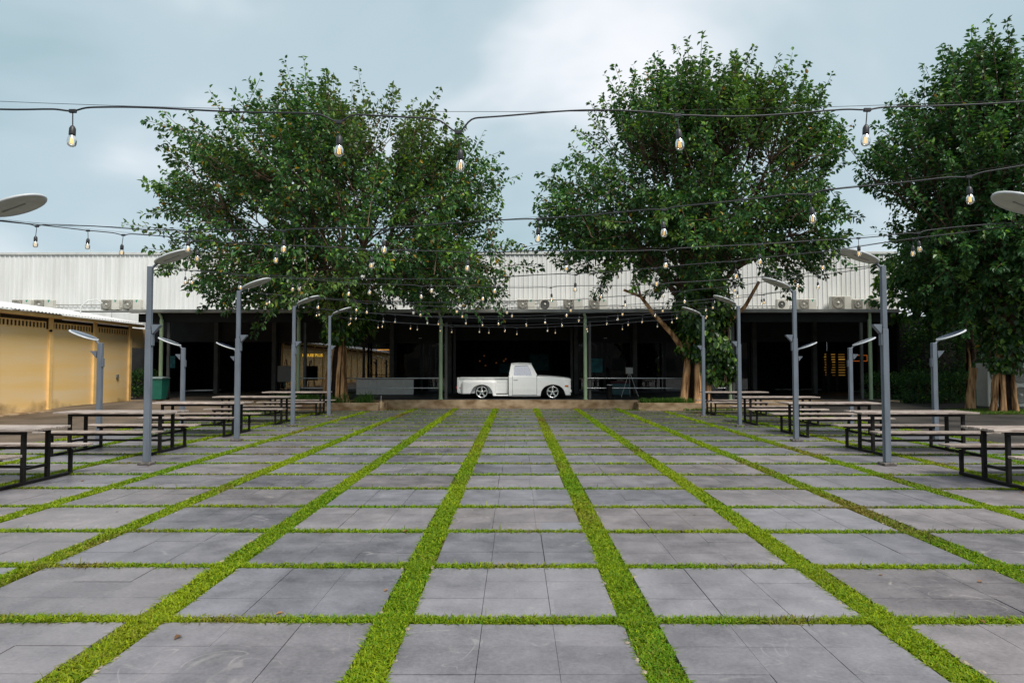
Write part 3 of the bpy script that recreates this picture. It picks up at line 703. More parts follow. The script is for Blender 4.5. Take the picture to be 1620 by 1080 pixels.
sk = MB(); sk.tube([(0, 0, .0), (0, 0, -.002)], .010, 8); sk.lathe([(.006, .004), (.012, -.002), (.0185, -.016), (.0195, -.05), (.0178, -.062), (.0005, -.0625)], 12); ME_SOCK = sk.mesh('socket', M_SOCK)
fl = MB()
for k in range(4):
    a = k*math.pi/2+.4; fl.tube([(.007*math.cos(a), .007*math.sin(a), -.072), (.0085*math.cos(a), .0085*math.sin(a), -.112)], .0022, 5)
ME_FIL = fl.mesh('filament', M_FIL)
def strand(pL, pR, sag, bulbs, lab, drop=.10, wav=.012, seed=0, sway=None):
    r_ = random.Random(seed); pL, pR = Vector(pL), Vector(pR)
    root = tag(empty('string_lights', (pL+pR)/2), lab, 'string lights', 'festoon strings between the lamps'); org = root.location
    def W(t_): p = pL.lerp(pR, t_); p.z -= 4*sag*t_*(1-t_); return p
    sw = sorted(bulbs)
    # the cable clings to the support wire, and dips a little near the bulb joints
    dips = {t_: (sway or {}).get(i, r_.uniform(0, .022)) for i, t_ in enumerate(sw)}
    ph = [r_.uniform(0, 6.28) for _ in range(3)]
    span = (pR-pL).length
    def Cb(t_):
        p = W(t_); z = 0
        for tb, dd in dips.items():
            u = (t_-tb)*span; z -= dd*math.exp(-(u/.085)**2) if u < 0 else dd*math.exp(-(u/.055)**2)
        z += wav*(math.sin(7*span*t_/2.6+ph[0])*.5+math.sin(13*span*t_/3.1+ph[1])*.35) - wav*.5
        p.z += z; return p
    ts = sorted(set([i/150 for i in range(151)] + [tb+q*.02/span for tb in sw for q in range(-6, 7)])); ts = [t_ for t_ in ts if 0 <= t_ <= 1]
    b = MB(); b.tube([Cb(t_)-org for t_ in ts], .0055, 6); b.build('cable', M_CABLE, root)
    b = MB(); b.tube([W(i/30)+Vector((0, .01, .008))-org for i in range(31)], .0016, 4); b.build('support_wire', M_DKMET, root)
    for tb in sw:
        p = Cb(tb)-org; dr = drop*r_.uniform(.75, 1.15); tilt = r_.uniform(-.12, .12)
        g = link_mesh('bulb', ME_BULB, root); g.location = p+Vector((tilt*dr, 0, -dr)); g.rotation_euler = (r_.uniform(-.08, .08), tilt*.6, r_.uniform(0, 6))
        link_mesh('socket', ME_SOCK, g); link_mesh('filament', ME_FIL, g)
        b = MB(); b.tube([p, p+Vector((tilt*dr*.5, 0, -dr*.5)), g.location+Vector((0, 0, .003))], .0035, 5); b.box(p.x-.022, p.x+.022, p.y-.009, p.y+.009, p.z-.012, p.z+.010, .003)
        b.build('drop_cord', M_CABLE, root)
    return root
ZT = 3.40
def t_from_px(px, yl, yr):       # where along the strand a bulb seen at this column hangs
    k = (px-816)/1080.0; return (k*yl+6.2)/(12.4-k*(yr-yl))
allY = [4.1] + LY
nm = ['in front of the whole courtyard', 'between the nearest lamps', 'between the second lamps', 'between the middle lamps', 'between the fourth lamps', 'between the farthest lamps']
zn = ['slanting from the nearest left lamp towards the viewer', 'slanting from the second left to the nearest right lamp', 'slanting from the middle left to the second right lamp', 'slanting from the fourth left to the middle right lamp', 'slanting from the farthest left to the fourth right lamp']
known_s = {0: [103, 532, 724, 1075, 1378], 1: [132, 189, 308, 435, 587, 741, 896, 1054, 1203, 1360, 1455]}
known_z = {0: [50, 294, 446, 607, 853, 1052, 1285, 1537]}
for i, yy in enumerate(allY):
    if i in known_s: bl = [t_from_px(p, yy, yy) for p in known_s[i]]
    else:
        r_ = random.Random(30+i); bl = []; t_ = .05
        while t_ < .96: bl.append(t_); t_ += r_.uniform(.065, .105)
    strand((-6.2, yy, ZT+(.07 if i == 0 else 0)), (6.2, yy, ZT+(.07 if i == 0 else 0)), .27 if i == 0 else .37+.03*(i % 2), bl, 'straight string of clear filament bulbs strung ' + nm[i], seed=i, sway={1: .05, 2: .085} if i == 0 else None, wav=.034 if i == 0 else .014)
for i in range(5):
    yl, yr = allY[i+1], allY[i]
    if i in known_z: bl = [t_from_px(p, yl, yr) for p in known_z[i]]
    else:
        r_ = random.Random(60+i); bl = []; t_ = .05
        while t_ < .96: bl.append(t_); t_ += r_.uniform(.065, .105)
    strand((-6.2, yl, ZT-.02), (6.2, yr, ZT-.02), .42, bl, 'string of clear filament bulbs ' + zn[i], seed=20+i)

# ------------------------------------------------------------------ trees
def leaves_mesh(name, P, D, Nn, Ls, cols, m, wr=.62, fold=.16):
    n = len(P); D = D/np.linalg.norm(D, axis=1, keepdims=True); S = np.cross(D, Nn); S /= np.maximum(np.linalg.norm(S, axis=1, keepdims=True), 1e-6); U = np.cross(S, D)
    Lx = Ls[:, None]; W2 = Lx*wr*.5
    b0 = P; l1 = P+D*Lx*.30+S*W2*.95+U*Lx*fold; l2 = P+D*Lx*.66+S*W2*.72+U*Lx*fold*.6; tp = P+D*Lx-U*Lx*.10
    r1 = P+D*Lx*.30-S*W2*.95+U*Lx*fold; r2 = P+D*Lx*.66-S*W2*.72+U*Lx*fold*.6
    V = np.stack([b0, l1, l2, tp, r2, r1], 1).reshape(-1, 3); k = np.arange(n)[:, None]*6
    F = np.concatenate([k+np.array([[0, 1, 2, 3]]), k+np.array([[0, 3, 4, 5]])], 0)
    return np_mesh(name, V, F, m, np.repeat(cols, 6, 0))
def leaf_cols(n, rs_, yel=.012, bright=.08, base=((.024, .090, .028), (.085, .190, .052))):
    a, b_ = np.array(base[0]), np.array(base[1]); c = a+(b_-a)*rs_.rand(n)[:, None]**1.3
    q = rs_.rand(n); m1 = q < bright; c[m1] = np.array([.18, .31, .05])*rs_.uniform(.7, 1.3, m1.sum())[:, None]
    m2 = q > 1-yel; c[m2] = np.array([.34, .20, .02])*rs_.uniform(.6, 1.2, m2.sum())[:, None]
    return c
def kmeans(X, k, rs_, it=8):
    c = X[rs_.choice(len(X), k, False)].copy()
    for _ in range(it):
        lab = np.argmin(((X[:, None]-c[None])**2).sum(2), 1)
        for j in range(k):
            if (lab == j).any(): c[j] = X[lab == j].mean(0)
    return c, lab
def curve(p0, p1, d0, n=5, amt=.35):
    p0, p1 = Vector(p0), Vector(p1); l = (p1-p0).length; c1 = p0+Vector(d0).normalized()*l*amt
    return [(p0*(1-t_)**2+c1*2*t_*(1-t_)+p1*t_*t_) for t_ in [i/(n-1) for i in range(n)]]
def grow_tree(name, base, prof, dr, nsh, seed, label, K1=11, K2=7, lps=62, fork=3.6, top_off=(0, 0), trunk_r=.55, leafL=(.13, .225), gapf=.06, extra_limbs=(), stems=9, wiggle=.12, bright=.13, yel=.012, flare=1.25):
    """prof: list of (z, left reach, right reach) of the crown about the trunk axis, metres"""
    rs_ = np.random.RandomState(seed); rr = random.Random(seed)
    root = tag(empty(name, base), label, 'tree')
    zs = np.array([p[0] for p in prof]); Lf = np.array([p[1] for p in prof]); Rt = np.array([p[2] for p in prof])
    zc = zs.min()+(zs.max()-zs.min())*.36
    tips = []
    while len(tips) < nsh:
        z = rs_.uniform(zs.min(), zs.max()); l = np.interp(z, zs, Lf); r_ = np.interp(z, zs, Rt); cxx = (r_-l)/2; hw = (r_+l)/2; dd = hw*dr
        x = rs_.uniform(-1, 1); yv = rs_.uniform(-1, 1); q = x*x+yv*yv
        if q > 1: continue
        if rs_.rand() > hw/max(Rt.max(), Lf.max())+.05: continue
        if rs_.rand() > .14+.86*q and z < zs.max()-2: continue
        ang = math.atan2(yv, x); lob = 1+.07*math.sin(3*ang+z*1.1+seed)+.07*math.sin(5*ang-z*1.9+seed*2)
        X = np.array([cxx+x*hw*min(1.06, lob), yv*dd*lob, z])
        nv = math.sin(X[0]*1.1+seed)+math.sin(X[1]*1.3+seed*2)+math.sin(X[2]*1.25+seed*3)+math.sin(X[0]*2.1+X[2]*1.7)
        if nv < -.5 and rs_.rand() > gapf: continue
        tips.append(X)
    tips = np.array(tips)
    ctr = np.array([top_off[0]*.5, top_off[1]*.5, zc])
    od = tips-ctr; od[:, 2] *= .8; od /= np.maximum(np.linalg.norm(od, axis=1, keepdims=True), .01)
    hfr = np.clip((tips[:, 2]-zs.min())/(zs.max()-zs.min()), 0, 1); dirs = od*.8+rs_.normal(0, .28, tips.shape); dirs[:, 2] += -.35+1.15*hfr; dirs /= np.linalg.norm(dirs, axis=1, keepdims=True)
    ln = rs_.uniform(1.0, 2.0, len(tips))+.5*(tips[:, 2] > zs.max()-1.8); em = rs_.rand(len(tips)) < .22; tips[em] += dirs[em]*rs_.uniform(.3, 1.0, em.sum())[:, None]; ln[em] += .5; starts = tips-dirs*ln[:, None]
    # leaves
    m = lps; t_ = rs_.uniform(.08, 1.03, (nsh, m)); base_p = starts[:, None]+dirs[:, None]*(ln[:, None]*t_)[:, :, None]
    base_p[:, :, 2] -= .06*np.sin(t_*3.1)
    rad = rs_.normal(0, 1, (nsh, m, 3)); rad -= (rad*dirs[:, None]).sum(2, keepdims=True)*dirs[:, None]; rad /= np.maximum(np.linalg.norm(rad, axis=2, keepdims=True), .01)
    rmax = .25*np.sqrt(np.clip(1.04-t_, 0.01, 1))*rs_.uniform(.1, 1, (nsh, m))**.6
    P = base_p+rad*rmax[:, :, None]
    Dl = rad*.9+dirs[:, None]*.55+np.array([0, 0, -.28])+rs_.normal(0, .35, P.shape)
    Nl = np.array([0, 0, 1.0])+rad*.35+rs_.normal(0, .38, P.shape)
    cols = leaf_cols(nsh*m, rs_, yel, bright); shade = np.repeat(rs_.uniform(.65, 1.35, nsh), m); cols *= shade[:, None]
    olive = np.clip(np.sin(tips[:, 0]*.55+.4)+np.sin(tips[:, 2]*.6+tips[:, 0]*.3)-.55, 0, 1)*(1 if yel > .02 else .35); ol = np.repeat(olive, m)[:, None]*rs_.uniform(.2, 1, (nsh*m, 1)); cols = cols*(1-.55*ol)+np.array([.16, .17, .03])*.55*ol
    young = np.repeat((rs_.rand(nsh) < .10), m) & (t_.ravel() > .6); cols[young] = cols[young]*.4+np.array([.09, .155, .02])
    me = leaves_mesh('crown', P.reshape(-1, 3), Dl.reshape(-1, 3), Nl.reshape(-1, 3), rs_.uniform(leafL[0], leafL[1], nsh*m), cols, M_LEAF)
    tag(link_mesh('crown', me, root), kind='stuff')
    # trunk: fused stems
    b = MB(); stemtops = []
    for k in range(stems):
        a = 2*math.pi*k/stems+rr.uniform(-.3, .3); r0 = trunk_r*rr.uniform(.72, 1.0)*(0 if k == 0 else 1); sr = trunk_r*rr.uniform(.13, .30)
        pts_ = []; rad_ = []
        for i in range(11):
            u = i/10; rr_ = r0*(flare-(flare-.5)*min(1, u*1.3)); aa = a+u*rr.uniform(-.1, .35)
            pts_.append((rr_*math.cos(aa)+top_off[0]*u*u+rr.uniform(-1, 1)*.03, rr_*.85*math.sin(aa)+top_off[1]*u*u+rr.uniform(-1, 1)*.03, -.1+u*(fork+.1)))
            rad_.append(sr*(1.25-.55*u)*(1+rr.uniform(-wiggle, wiggle))*(1.35 if i == 0 else 1))
        if k == 0:
            bc = MB(); bc.tube(pts_, [trunk_r*.55*(1.1-.25*i/10) for i in range(11)], 10); core = bc
        else: b.tube(pts_, rad_, 9)
    tk = b.build('trunk', M_BARK, root); core.build('gap_core', M_STEMGAP, tk)
    # limbs by clustering of the shoots
    c1, l1 = kmeans(starts, K1, rs_)
    top = Vector((top_off[0], top_off[1], fork-.25))
    for j in range(K1):
        idx = np.where(l1 == j)[0]
        if len(idx) < 4: continue
        b = MB(); node = Vector(c1[j]); hub = top.lerp(node, .55); hub.z = top.z+(node.z-top.z)*.62
        st = top+Vector((rr.uniform(-.3, .3), rr.uniform(-.25, .25), rr.uniform(-.7, .0)))
        main = curve(st, hub, (node.x*.25, node.y*.25, 1.0), 7); main = [p+Vector((rr.uniform(-.05, .05), rr.uniform(-.05, .05), 0)) if 0 < i < 6 else p for i, p in enumerate(main)]
        r1_ = trunk_r*.30; b.tube(main, [r1_*(1-.5*i/6) for i in range(7)], 8)
        k2 = min(K2, max(2, len(idx)//8)); c2, l2 = kmeans(starts[idx], k2, rs_, 6)
        for q in range(k2):
            ii = idx[l2 == q]
            if len(ii) == 0: continue
            sn = hub.lerp(Vector(c2[q]), .72); bp_ = main[rr.choice((4, 5, 6, 6))]; ln_ = curve(bp_, sn, (sn-bp_)*.5+Vector((0, 0, .6)), 5)
            b.tube(ln_, [r1_*.42*(1-.55*i/4) for i in range(5)], 6, False)
            for s_ in ii:
                p1 = Vector(starts[s_]); p2 = Vector(tips[s_]); p0 = min(ln_[1:], key=lambda q_: (q_-p1).length)
                if (p0-p1).length > 1.7: p0 = p1-(p2-p1).normalized()*.35
                b.tube([p0, p0.lerp(p1, .55)+Vector((0, 0, -.08)), p1, p2], [.026, .02, .016, .006], 4, False)
        b.build('limb', M_BRANCH, root)
    for (pts_, r0, r1) in extra_limbs:
        b = MB(); n_ = len(pts_); b.tube(pts_, [r0+(r1-r0)*i/(n_-1) for i in range(n_)], 9); b.build('limb', M_BARK, root)
    return root
def zof(py, Y): return 1.65+(581-py)*Y/1080
def prof_px(rows, xc, Y, zb):
    out_ = []
    for (py, xl, xr) in rows: out_.append((zof(py, Y)-zb, (xc-xl)*Y/1080, (xr-xc)*Y/1080))
    return sorted(out_)
YT = 27.2
rows1 = [(122, 430, 615), (140, 380, 645), (172, 340, 695), (205, 290, 745), (245, 242, 785), (290, 238, 790), (335, 244, 820), (375, 250, 835), (415, 255, 845), (450, 262, 838), (482, 285, 800), (505, 420, 660)]
t1 = grow_tree('fig_tree', ((531-816)*YT/1080, YT, .2), prof_px(rows1, 531, YT, .2), 0.62, 1160, 3, 'broad round fig tree with bare ribbed trunk in the left planter', fork=4.2, top_off=(.35, .2), trunk_r=.41, yel=.03, lps=52)
rows2 = [(100, 1025, 1200), (122, 985, 1245), (155, 955, 1305), (195, 925, 1328), (240, 890, 1334), (290, 865, 1332), (340, 850, 1335), (385, 850, 1335), (420, 862, 1330), (450, 890, 1315), (478, 985, 1230)]
x2 = (1103-816)*YT/1080
def lp(px, py, dy=0.0): return ((px-816)*YT/1080-x2, dy, zof(py, YT)-.2)
t2 = grow_tree('fig_tree', (x2, YT, .2), prof_px(rows2, 1103, YT, .2), 0.66, 1100, 8, 'tall fig tree wrapped in leafy vine, in the right planter', fork=4.0, trunk_r=.5, lps=54,
    extra_limbs=[([lp(1085, 560), lp(1062, 528, -.1), lp(1035, 500, -.2), lp(1012, 470, -.3), lp(985, 460, -.35)], .12, .05), ([lp(1012, 470, -.3), lp(1007, 452, -.3), lp(1000, 430, -.3)], .05, .03),
                 ([lp(1120, 560), lp(1140, 535, .1), lp(1150, 512, .1), lp(1180, 485, .1), lp(1203, 445, .1)], .13, .06)])
Y3 = 25.6; x3c = 1585
rows3 = [(62, 1500, 1590), (82, 1458, 1650), (110, 1450, 1700), (160, 1405, 1745), (205, 1388, 1775), (245, 1362, 1795), (300, 1385, 1810), (350, 1382, 1820), (400, 1410, 1820), (450, 1440, 1810), (490, 1480, 1790), (530, 1500, 1720)]
t3 = grow_tree('fig_tree', ((x3c-816)*Y3/1080, Y3, .0), prof_px(rows3, x3c, Y3, 0), 0.7, 1150, 15, 'dense dark fig tree at the right edge with clustered root trunk', fork=3.6, trunk_r=.33, lps=60, yel=.002, bright=.05, flare=1.5)
# darker tree behind, between the hall's end and the right tree
Y4 = 31.5
rows4 = [(300, 1450, 1560), (350, 1400, 1620), (400, 1385, 1660), (450, 1390, 1680), (500, 1420, 1680), (530, 1470, 1640)]
t4 = grow_tree('broadleaf_tree', ((1530-816)*Y4/1080, Y4, 0), prof_px(rows4, 1530, Y4, 0), .55, 330, 21, 'dark broad-leaved tree with thin leaning trunk beyond the right tree', K1=7, fork=2.8, trunk_r=.22, lps=48, leafL=(.24, .40), stems=3, yel=0, bright=.12, flare=1.1)

# vines on the trunks
def vine(base, segs, n, seed, label, size=(.16, .27)):
    """segs: (z0, z1, cx, radius)"""
    rs_ = np.random.RandomState(seed); root = tag(empty('climbing_vine', base), label, 'vine', 'vines climbing the tree trunks')
    P = []; D = []; Nn = []
    wts = np.array([(s[1]-s[0])*s[3] for s in segs]); wts = wts/wts.sum()
    for s, wq in zip(segs, wts):
        k = int(n*wq); z = rs_.uniform(s[0], s[1], k); a = rs_.uniform(0, 2*np.pi, k); u = (z-s[0])/(s[1]-s[0])
        r_ = s[3]*(.55+.5*np.sin(np.pi*np.clip(u, .05, .95)))*rs_.uniform(.7, 1.12, k)*(1+.25*np.sin(3*a+z*2.3))
        o_ = np.stack([np.cos(a), np.sin(a), np.zeros(k)], 1); P.append(np.stack([s[2]+r_*np.cos(a), r_*np.sin(a), z], 1))
        D.append(o_*.45+np.array([0, 0, -.9])+rs_.normal(0, .4, (k, 3))); Nn.append(o_*.9+np.array([0, 0, .45])+rs_.normal(0, .3, (k, 3)))
    P, D, Nn = np.concatenate(P), np.concatenate(D), np.concatenate(Nn)
    cols = leaf_cols(len(P), rs_, .006, .2, ((.018, .055, .012), (.055, .12, .02)))
    tag(link_mesh('leaves', leaves_mesh('leaves', P, D, Nn, rs_.uniform(size[0], size[1], len(P)), cols, M_VINE, .8, .1), root), kind='stuff')
    b = MB(); rr = random.Random(seed)
    for k in range(5):
        a = rr.uniform(0, 6.28); z0, z1 = segs[0][0], segs[-1][1]
        b.tube([(segs[0][2]+.5*math.cos(a+.2*i), .5*math.sin(a+.2*i), z0+(z1-z0)*i/6) for i in range(7)], .02, 5)
    b.build('stem', M_BRANCH, root)
vine(((534-816)*YT/1080, YT, .2), [(2.4, 3.3, .1, .75), (3.1, 5.0, .3, 1.2)], 1900, 4, 'leafy vine hanging around the fork of the left tree')
vine((x2, YT-.05, .2), [(.85, 2.2, .75, .62), (1.7, 2.9, .35, .85), (2.6, 4.6, .1, 1.0)], 3600, 6, 'thick leafy vine covering the trunk of the middle tree')
vine(((x3c-816)*Y3/1080, Y3, 0), [(1.5, 3.0, .0, .62), (2.7, 4.8, .1, .9)], 1500, 9, 'dark vine around the trunk of the right tree')

# broken stump leaning beside the right tree
st = tag(empty('tree_stump', ((1532-816)*27.0/1080, 27.0, 0)), 'slim cut-off leaning trunk left of the right tree', 'stump')
b = MB(); b.tube([(-.05, 0, -.1), (-.02, 0, .5), (.06, 0, 1.1), (.13, 0, 1.62)], [.2, .16, .14, .13], 10); b.build('trunk', M_BARK, st)
b = MB(); b.tube([(.13, 0, 1.62), (.132, 0, 1.635)], [.128, .12], 10); b.build('cut_face', M_CONC, st)

# planter plants and verges
def tuft_patch(name, loc, ex, ey, n, hr, wr_, seed, label, cols, clumps=14, zb=0.0, cat='grass'):
    rs_ = np.random.RandomState(seed); cc = np.stack([rs_.uniform(-ex, ex, clumps), rs_.uniform(-ey, ey, clumps)], 1); ch = rs_.uniform(.6, 1.15, clumps)
    k = rs_.randint(0, clumps, n); p = cc[k]+rs_.normal(0, .12, (n, 2)); p[:, 0] = np.clip(p[:, 0], -ex, ex); p[:, 1] = np.clip(p[:, 1], -ey, ey)
    P = np.stack([p[:, 0], p[:, 1], np.full(n, zb)], 1); h_ = rs_.uniform(hr[0], hr[1], n)*ch[k]; c = np.array(cols[0])+(np.array(cols[1])-np.array(cols[0]))*rs_.rand(n)[:, None]
    V, F, cm = blades(P, h_, rs_.uniform(wr_[0], wr_[1], n), rs_.uniform(.1, .9, n), c, rs_)
    o = link_mesh(name, np_mesh(name, V, F, M_BLADE, cm)); o.location = loc; tag(o, label, cat, kind='stuff'); return o
tuft_patch('strappy_grass', (-7.4, 27.05, .22), 2.05, .35, 2600, (.25, .55), (.012, .022), 2, 'tall strappy grass at the foot of the left tree', ((.05, .12, .025), (.11, .22, .04)), 26)
tuft_patch('ground_cover', (6.0, 27.0, .22), 1.0, .33, 2600, (.10, .33), (.012, .024), 3, 'bright ground cover mound in the right planter', ((.05, .12, .015), (.10, .20, .03)), 22)
tuft_patch('weed_fringe', (7.9, 26.4, -.02), 1.6, .1, 900, (.05, .14), (.01, .02), 5, 'weeds along the foot of the right planter', ((.06, .13, .015), (.12, .2, .03)), 20)
tuft_patch('verge_grass', (18.4, 25.4, .0), 2.6, 1.3, 7000, (.04, .11), (.014, .024), 7, 'grass verge around the right tree', ((.06, .13, .015), (.13, .2, .03)), 160)

# hedges
def shrub(loc, ex, ey, hz, n, seed, label, size=(.07, .13)):
    rs_ = np.random.RandomState(seed); root = tag(empty('hedge_shrub', loc), label, 'shrub', 'clipped shrubs in the shade')
    u = rs_.normal(0, 1, (n, 3)); u /= np.linalg.norm(u, axis=1, keepdims=True); r_ = rs_.uniform(.55, 1.05, n)[:, None]
    P = np.sign(u)*np.abs(u)**.65*r_*np.array([ex, ey, hz/2])+np.array([0, 0, hz/2]); P[:, 2] = np.maximum(P[:, 2], .05)
    tag(link_mesh('foliage', leaves_mesh('foliage', P, u+rs_.normal(0, .6, u.shape), np.array([0, 0, 1.])+rs_.normal(0, .5, u.shape), rs_.uniform(size[0], size[1], n), leaf_cols(n, rs_, 0, .12), M_LEAF), root), kind='stuff')
    b = MB(); rr = random.Random(seed)
    for k in range(7): x_ = rr.uniform(-ex*.7, ex*.7); b.tube([(x_, 0, -.05), (x_+rr.uniform(-.1, .1), rr.uniform(-.1, .1), hz*.7)], [.022, .01], 5)
    b.build('stems', M_BRANCH, root)
shrub((-17.5, 32.2, .25), .6, .6, 1.3, 2600, 1, 'dark clipped shrub in the gap between yellow wall and canopy')
for i, xx in enumerate((16.7, 18.4, 20.2, 22.0)):
    shrub((xx, 31.0+.2*i, .0), 1.0, .7, 1.45, 1800, 10+i, 'dark clipped shrub right of the hall, %s of four' % ('first', 'second', 'third', 'last')[i])
for i, xx in enumerate((21.0, 24.2, 27.4)):
    shrub((xx, 33.9, .0), 1.9, .9, 4.0, 3600, 30+i, 'tall dense dark bush against the right boundary, %s of three' % ('left', 'middle', 'right')[i], (.12, .22))
bw = tag(empty('boundary_wall', (28, 35.5, 0)), 'dark boundary wall behind the right trees', 'wall')
b = MB(); b.box(-9.2, 30, 0, .2, 0, 4.3); b.build('panel', M_BLACK, bw)
for k in range(-1, 6):
    b = MB(); b.box(k*5-.12, k*5+.12, -.12, -.002, 0, 4.35); b.build('pier', M_BLACK, bw)

# condenser cabinet at the right edge
cb = tag(empty('condenser_cabinet', (20.3, 27.7, 0)), 'large pale condenser cabinet with stacked fans at the right edge', 'air conditioner')
b = MB(); b.box(-1.5, -.62, -.35, .35, .08, 1.82, .02); b.build('casing', M_ACB, cb)
b = MB(); b.box(-.6, 1.1, -.35, .35, .08, 1.82, .02); b.build('casing', M_ACB, cb)
b = MB(); b.box(-1.45, 1.05, -.3, .3, -.01, .078); b.build('plinth', M_GUT, cb)
for cx in (-1.06, -.2, .62):
    for cz in (.55, 1.35):
        RX = Matrix.Translation((cx, -.352, cz)) @ Matrix.Rotation(R(90), 4, 'X'); b = MB(); b.lathe([(.33, 0), (.33, .03), (.3, .04), (.29, .01), (.001, .01)], 24, RX); f = b.build('fan_grille', M_ACF, cb, True)
        b = MB()
        for k in range(4):
            rr_ = .09+.06*k; b.tube([RX @ Vector((rr_*math.cos(t_*math.pi/10), rr_*math.sin(t_*math.pi/10), .035)) for t_ in range(21)], .006, 4, False)
        b.lathe([(.001, .05), (.06, .045), (.065, .02)], 12, RX); b.build('grille_ring', M_ACB, f)

# ------------------------------------------------------------------ pickup truck
M_WHITE = mat('white_car_paint', (.82, .815, .79), .18, spec=.5, var=.02, scale=2)
M_TYRE = mat('tyre_rubber', (.012, .012, .012), .8, spec=.2)
M_ALU = mat('polished_alloy', (.72, .72, .70), .25, metal=.75)
M_CHROME = mat('chrome', (.7, .7, .7), .12, metal=1.0)
M_AMBER = mat('amber_lens', (.55, .14, .02), .25)
M_RED = mat('red_lens', (.4, .02, .02), .25)
M_CGLASS = glass_mat('car_window', refl=.42, alpha=.6)
M_CLOTH = mat('seat_vinyl', (.30, .32, .35), .6)
truck = tag(empty('pickup_truck', ((818-816)*29.27/1080, 29.27, .346)), 'lowered white vintage stepside pickup truck with five-spoke wheels', 'pickup truck')
WB = 1.469
def offs(z):
    b_ = .965-.10*max(0, (z-.62))**1.3-.10*max(0, .42-z)**1.2
    if abs(z-.39) < .03: b_ += .006
    return b_
def arch(x, cx, hw_, zb, zt, base):
    u = (x-cx)/hw_
    return base if abs(u) >= 1 else zb+(zt-zb)*math.sqrt(max(0, 1-abs(u)**2.2))
def panel(x0, x1, top, bot, side, nx=24, nz=12, off=None, xs=None):
    off = off or (lambda x, z: offs(z)); b = MB(); xs = xs or [x0+(x1-x0)*i/nx for i in range(nx+1)]; V = []; n = nz+3
    for x in xs:
        zt, zb = top(x), bot(x)
        V.append((x, side*(off(x, zt)-.05), zt-.004))
        for j in range(nz+1):
            z = zt+(zb-zt)*j/nz; V.append((x, side*off(x, z), z))
        V.append((x, side*(off(x, zb)-.09), zb+.004))
    F = []
    for i in range(len(xs)-1):
        for j in range(n-1):
            q = (i*n+j, i*n+j+1, (i+1)*n+j+1, (i+1)*n+j); F.append(q if side < 0 else q[::-1])
    return b.add(V, F, True)
hood_z = lambda x: .962-.028*(x-.81)/1.4*1.2-.075*max(0, (x-1.0)/1.22)**2.2 if x > .81 else .962
for sd_ in (-1, 1):
    fx = sorted(set([.82+(2.225-.82)*i/40 for i in range(41)]))
    def ftop(x): return hood_z(x)-.03
    def fbot(x): return arch(x, WB+.01, .51, .15, .585, .10 if x < WB else .14)
    def foff(x, z): return offs(z)-.10*max(0, (x-1.9)/.33)**2.2
    ff = panel(.82, 2.225, ftop, fbot, sd_, off=foff, xs=fx).build('front_fender', M_WHITE, truck)
    if sd_ < 0:
        b = MB(); b.box(1.97, 2.12, -.962, -.93, .495, .57, .004); b.build('marker_light', M_AMBER, ff)
    else:
        b = MB(); b.box(1.97, 2.12, .93, .962, .495, .57, .004); b.build('marker_light', M_AMBER, ff)
    b = MB(); Mq = Matrix.Translation((.955, sd_*.952, .70)) @ Matrix.Rotation(R(90*-sd_), 4, 'X')
    b.tube([(.955+.02*math.cos(a*math.pi/6), sd_*.957, .70+.028*math.sin(a*math.pi/6)) for a in range(13)], .005, 5, False); b.build('badge', M_CHROME, ff)
    dp = panel(-.191, .808, lambda x: .955, lambda x: .13, sd_, nx=12).build('door', M_WHITE, truck)
    b = MB(); b.tube([(-.155, sd_*.945, .79), (-.14, sd_*.972, .792), (.02, sd_*.972, .792), (.03, sd_*.945, .79)], .009, 6); b.build('door_handle', M_CHROME, dp)
    panel(-.347, -.203, lambda x: .955, lambda x: .10, sd_, nx=4).build('cab_corner', M_WHITE, truck)
    for xg in (-.197, .814):
        b = MB(); b.box(xg-.02, xg+.02, min(sd_*.86, sd_*.905), max(sd_*.86, sd_*.905), .12, .95); b.build('door_gap_shade', M_TYRE, truck)  # black strip behind each door gap, its shade put into the colour
    b = MB(); b.box(-.20, .86, min(sd_*.80, sd_*.925), max(sd_*.80, sd_*.925), .098, .126, .006); b.build('rocker', M_WHITE, truck)
    # greenhouse side: ring between outer outline and window opening
    def gy(z): return sd_*(.93-.20*((z-.955)/.53))
    def rnd(poly, r_, k=4):
        o_ = []
        n_ = len(poly)
        for i in range(n_):
            p = Vector(poly[i]); a = Vector(poly[i-1]); c = Vector(poly[(i+1) % n_]); d1 = (a-p).normalized(); d2 = (c-p).normalized()
            for q in range(k+1):
                t_ = q/k; e0 = p+d1*r_*(1-t_); e1 = p+d2*r_*t_; o_.append(tuple((e0*(1-t_)+e1*t_)))
        return o_
    outer = rnd([(-.347, .955), (-.245, 1.478), (.57, 1.478), (.845, .958)], .085, 4); inner = rnd([(-.150, .965), (-.115, 1.375), (.455, 1.395), (.62, .965)], .06, 4)
    n_ = len(outer); V = [(x, gy(z), z) for x, z in outer]+[(x, gy(z), z) for x, z in inner]+[(x, gy(z)-sd_*.05, z) for x, z in inner]
    F = [(i, (i+1) % n_, (i+1) % n_+n_, i+n_) for i in range(n_)]+[(i+n_, (i+1) % n_+n_, (i+1) % n_+2*n_, i+2*n_) for i in range(n_)]
    b = MB(); b.add(V, F); cabs = b.build('cab_frame', M_WHITE, truck, True)
    b = MB(); b.add([(x, gy(z)-sd_*.03, z) for x, z in inner], [tuple(range(n_))]); b.build('side_window', M_CGLASS, cabs)
    # step bed side, fender, step
    bs = MB(); bs.box(-2.46, -.372, min(sd_*.74, sd_*.80), max(sd_*.74, sd_*.80), .22, .862, .006); bo = bs.build('bed_side', M_WHITE, truck)
    for zz in (.40, .55, .70):
        b = MB(); b.box(-.85, -.40, min(sd_*.801, sd_*.806), max(sd_*.801, sd_*.806), zz-.006, zz+.006); b.build('panel_rib', M_WHITE, bo)
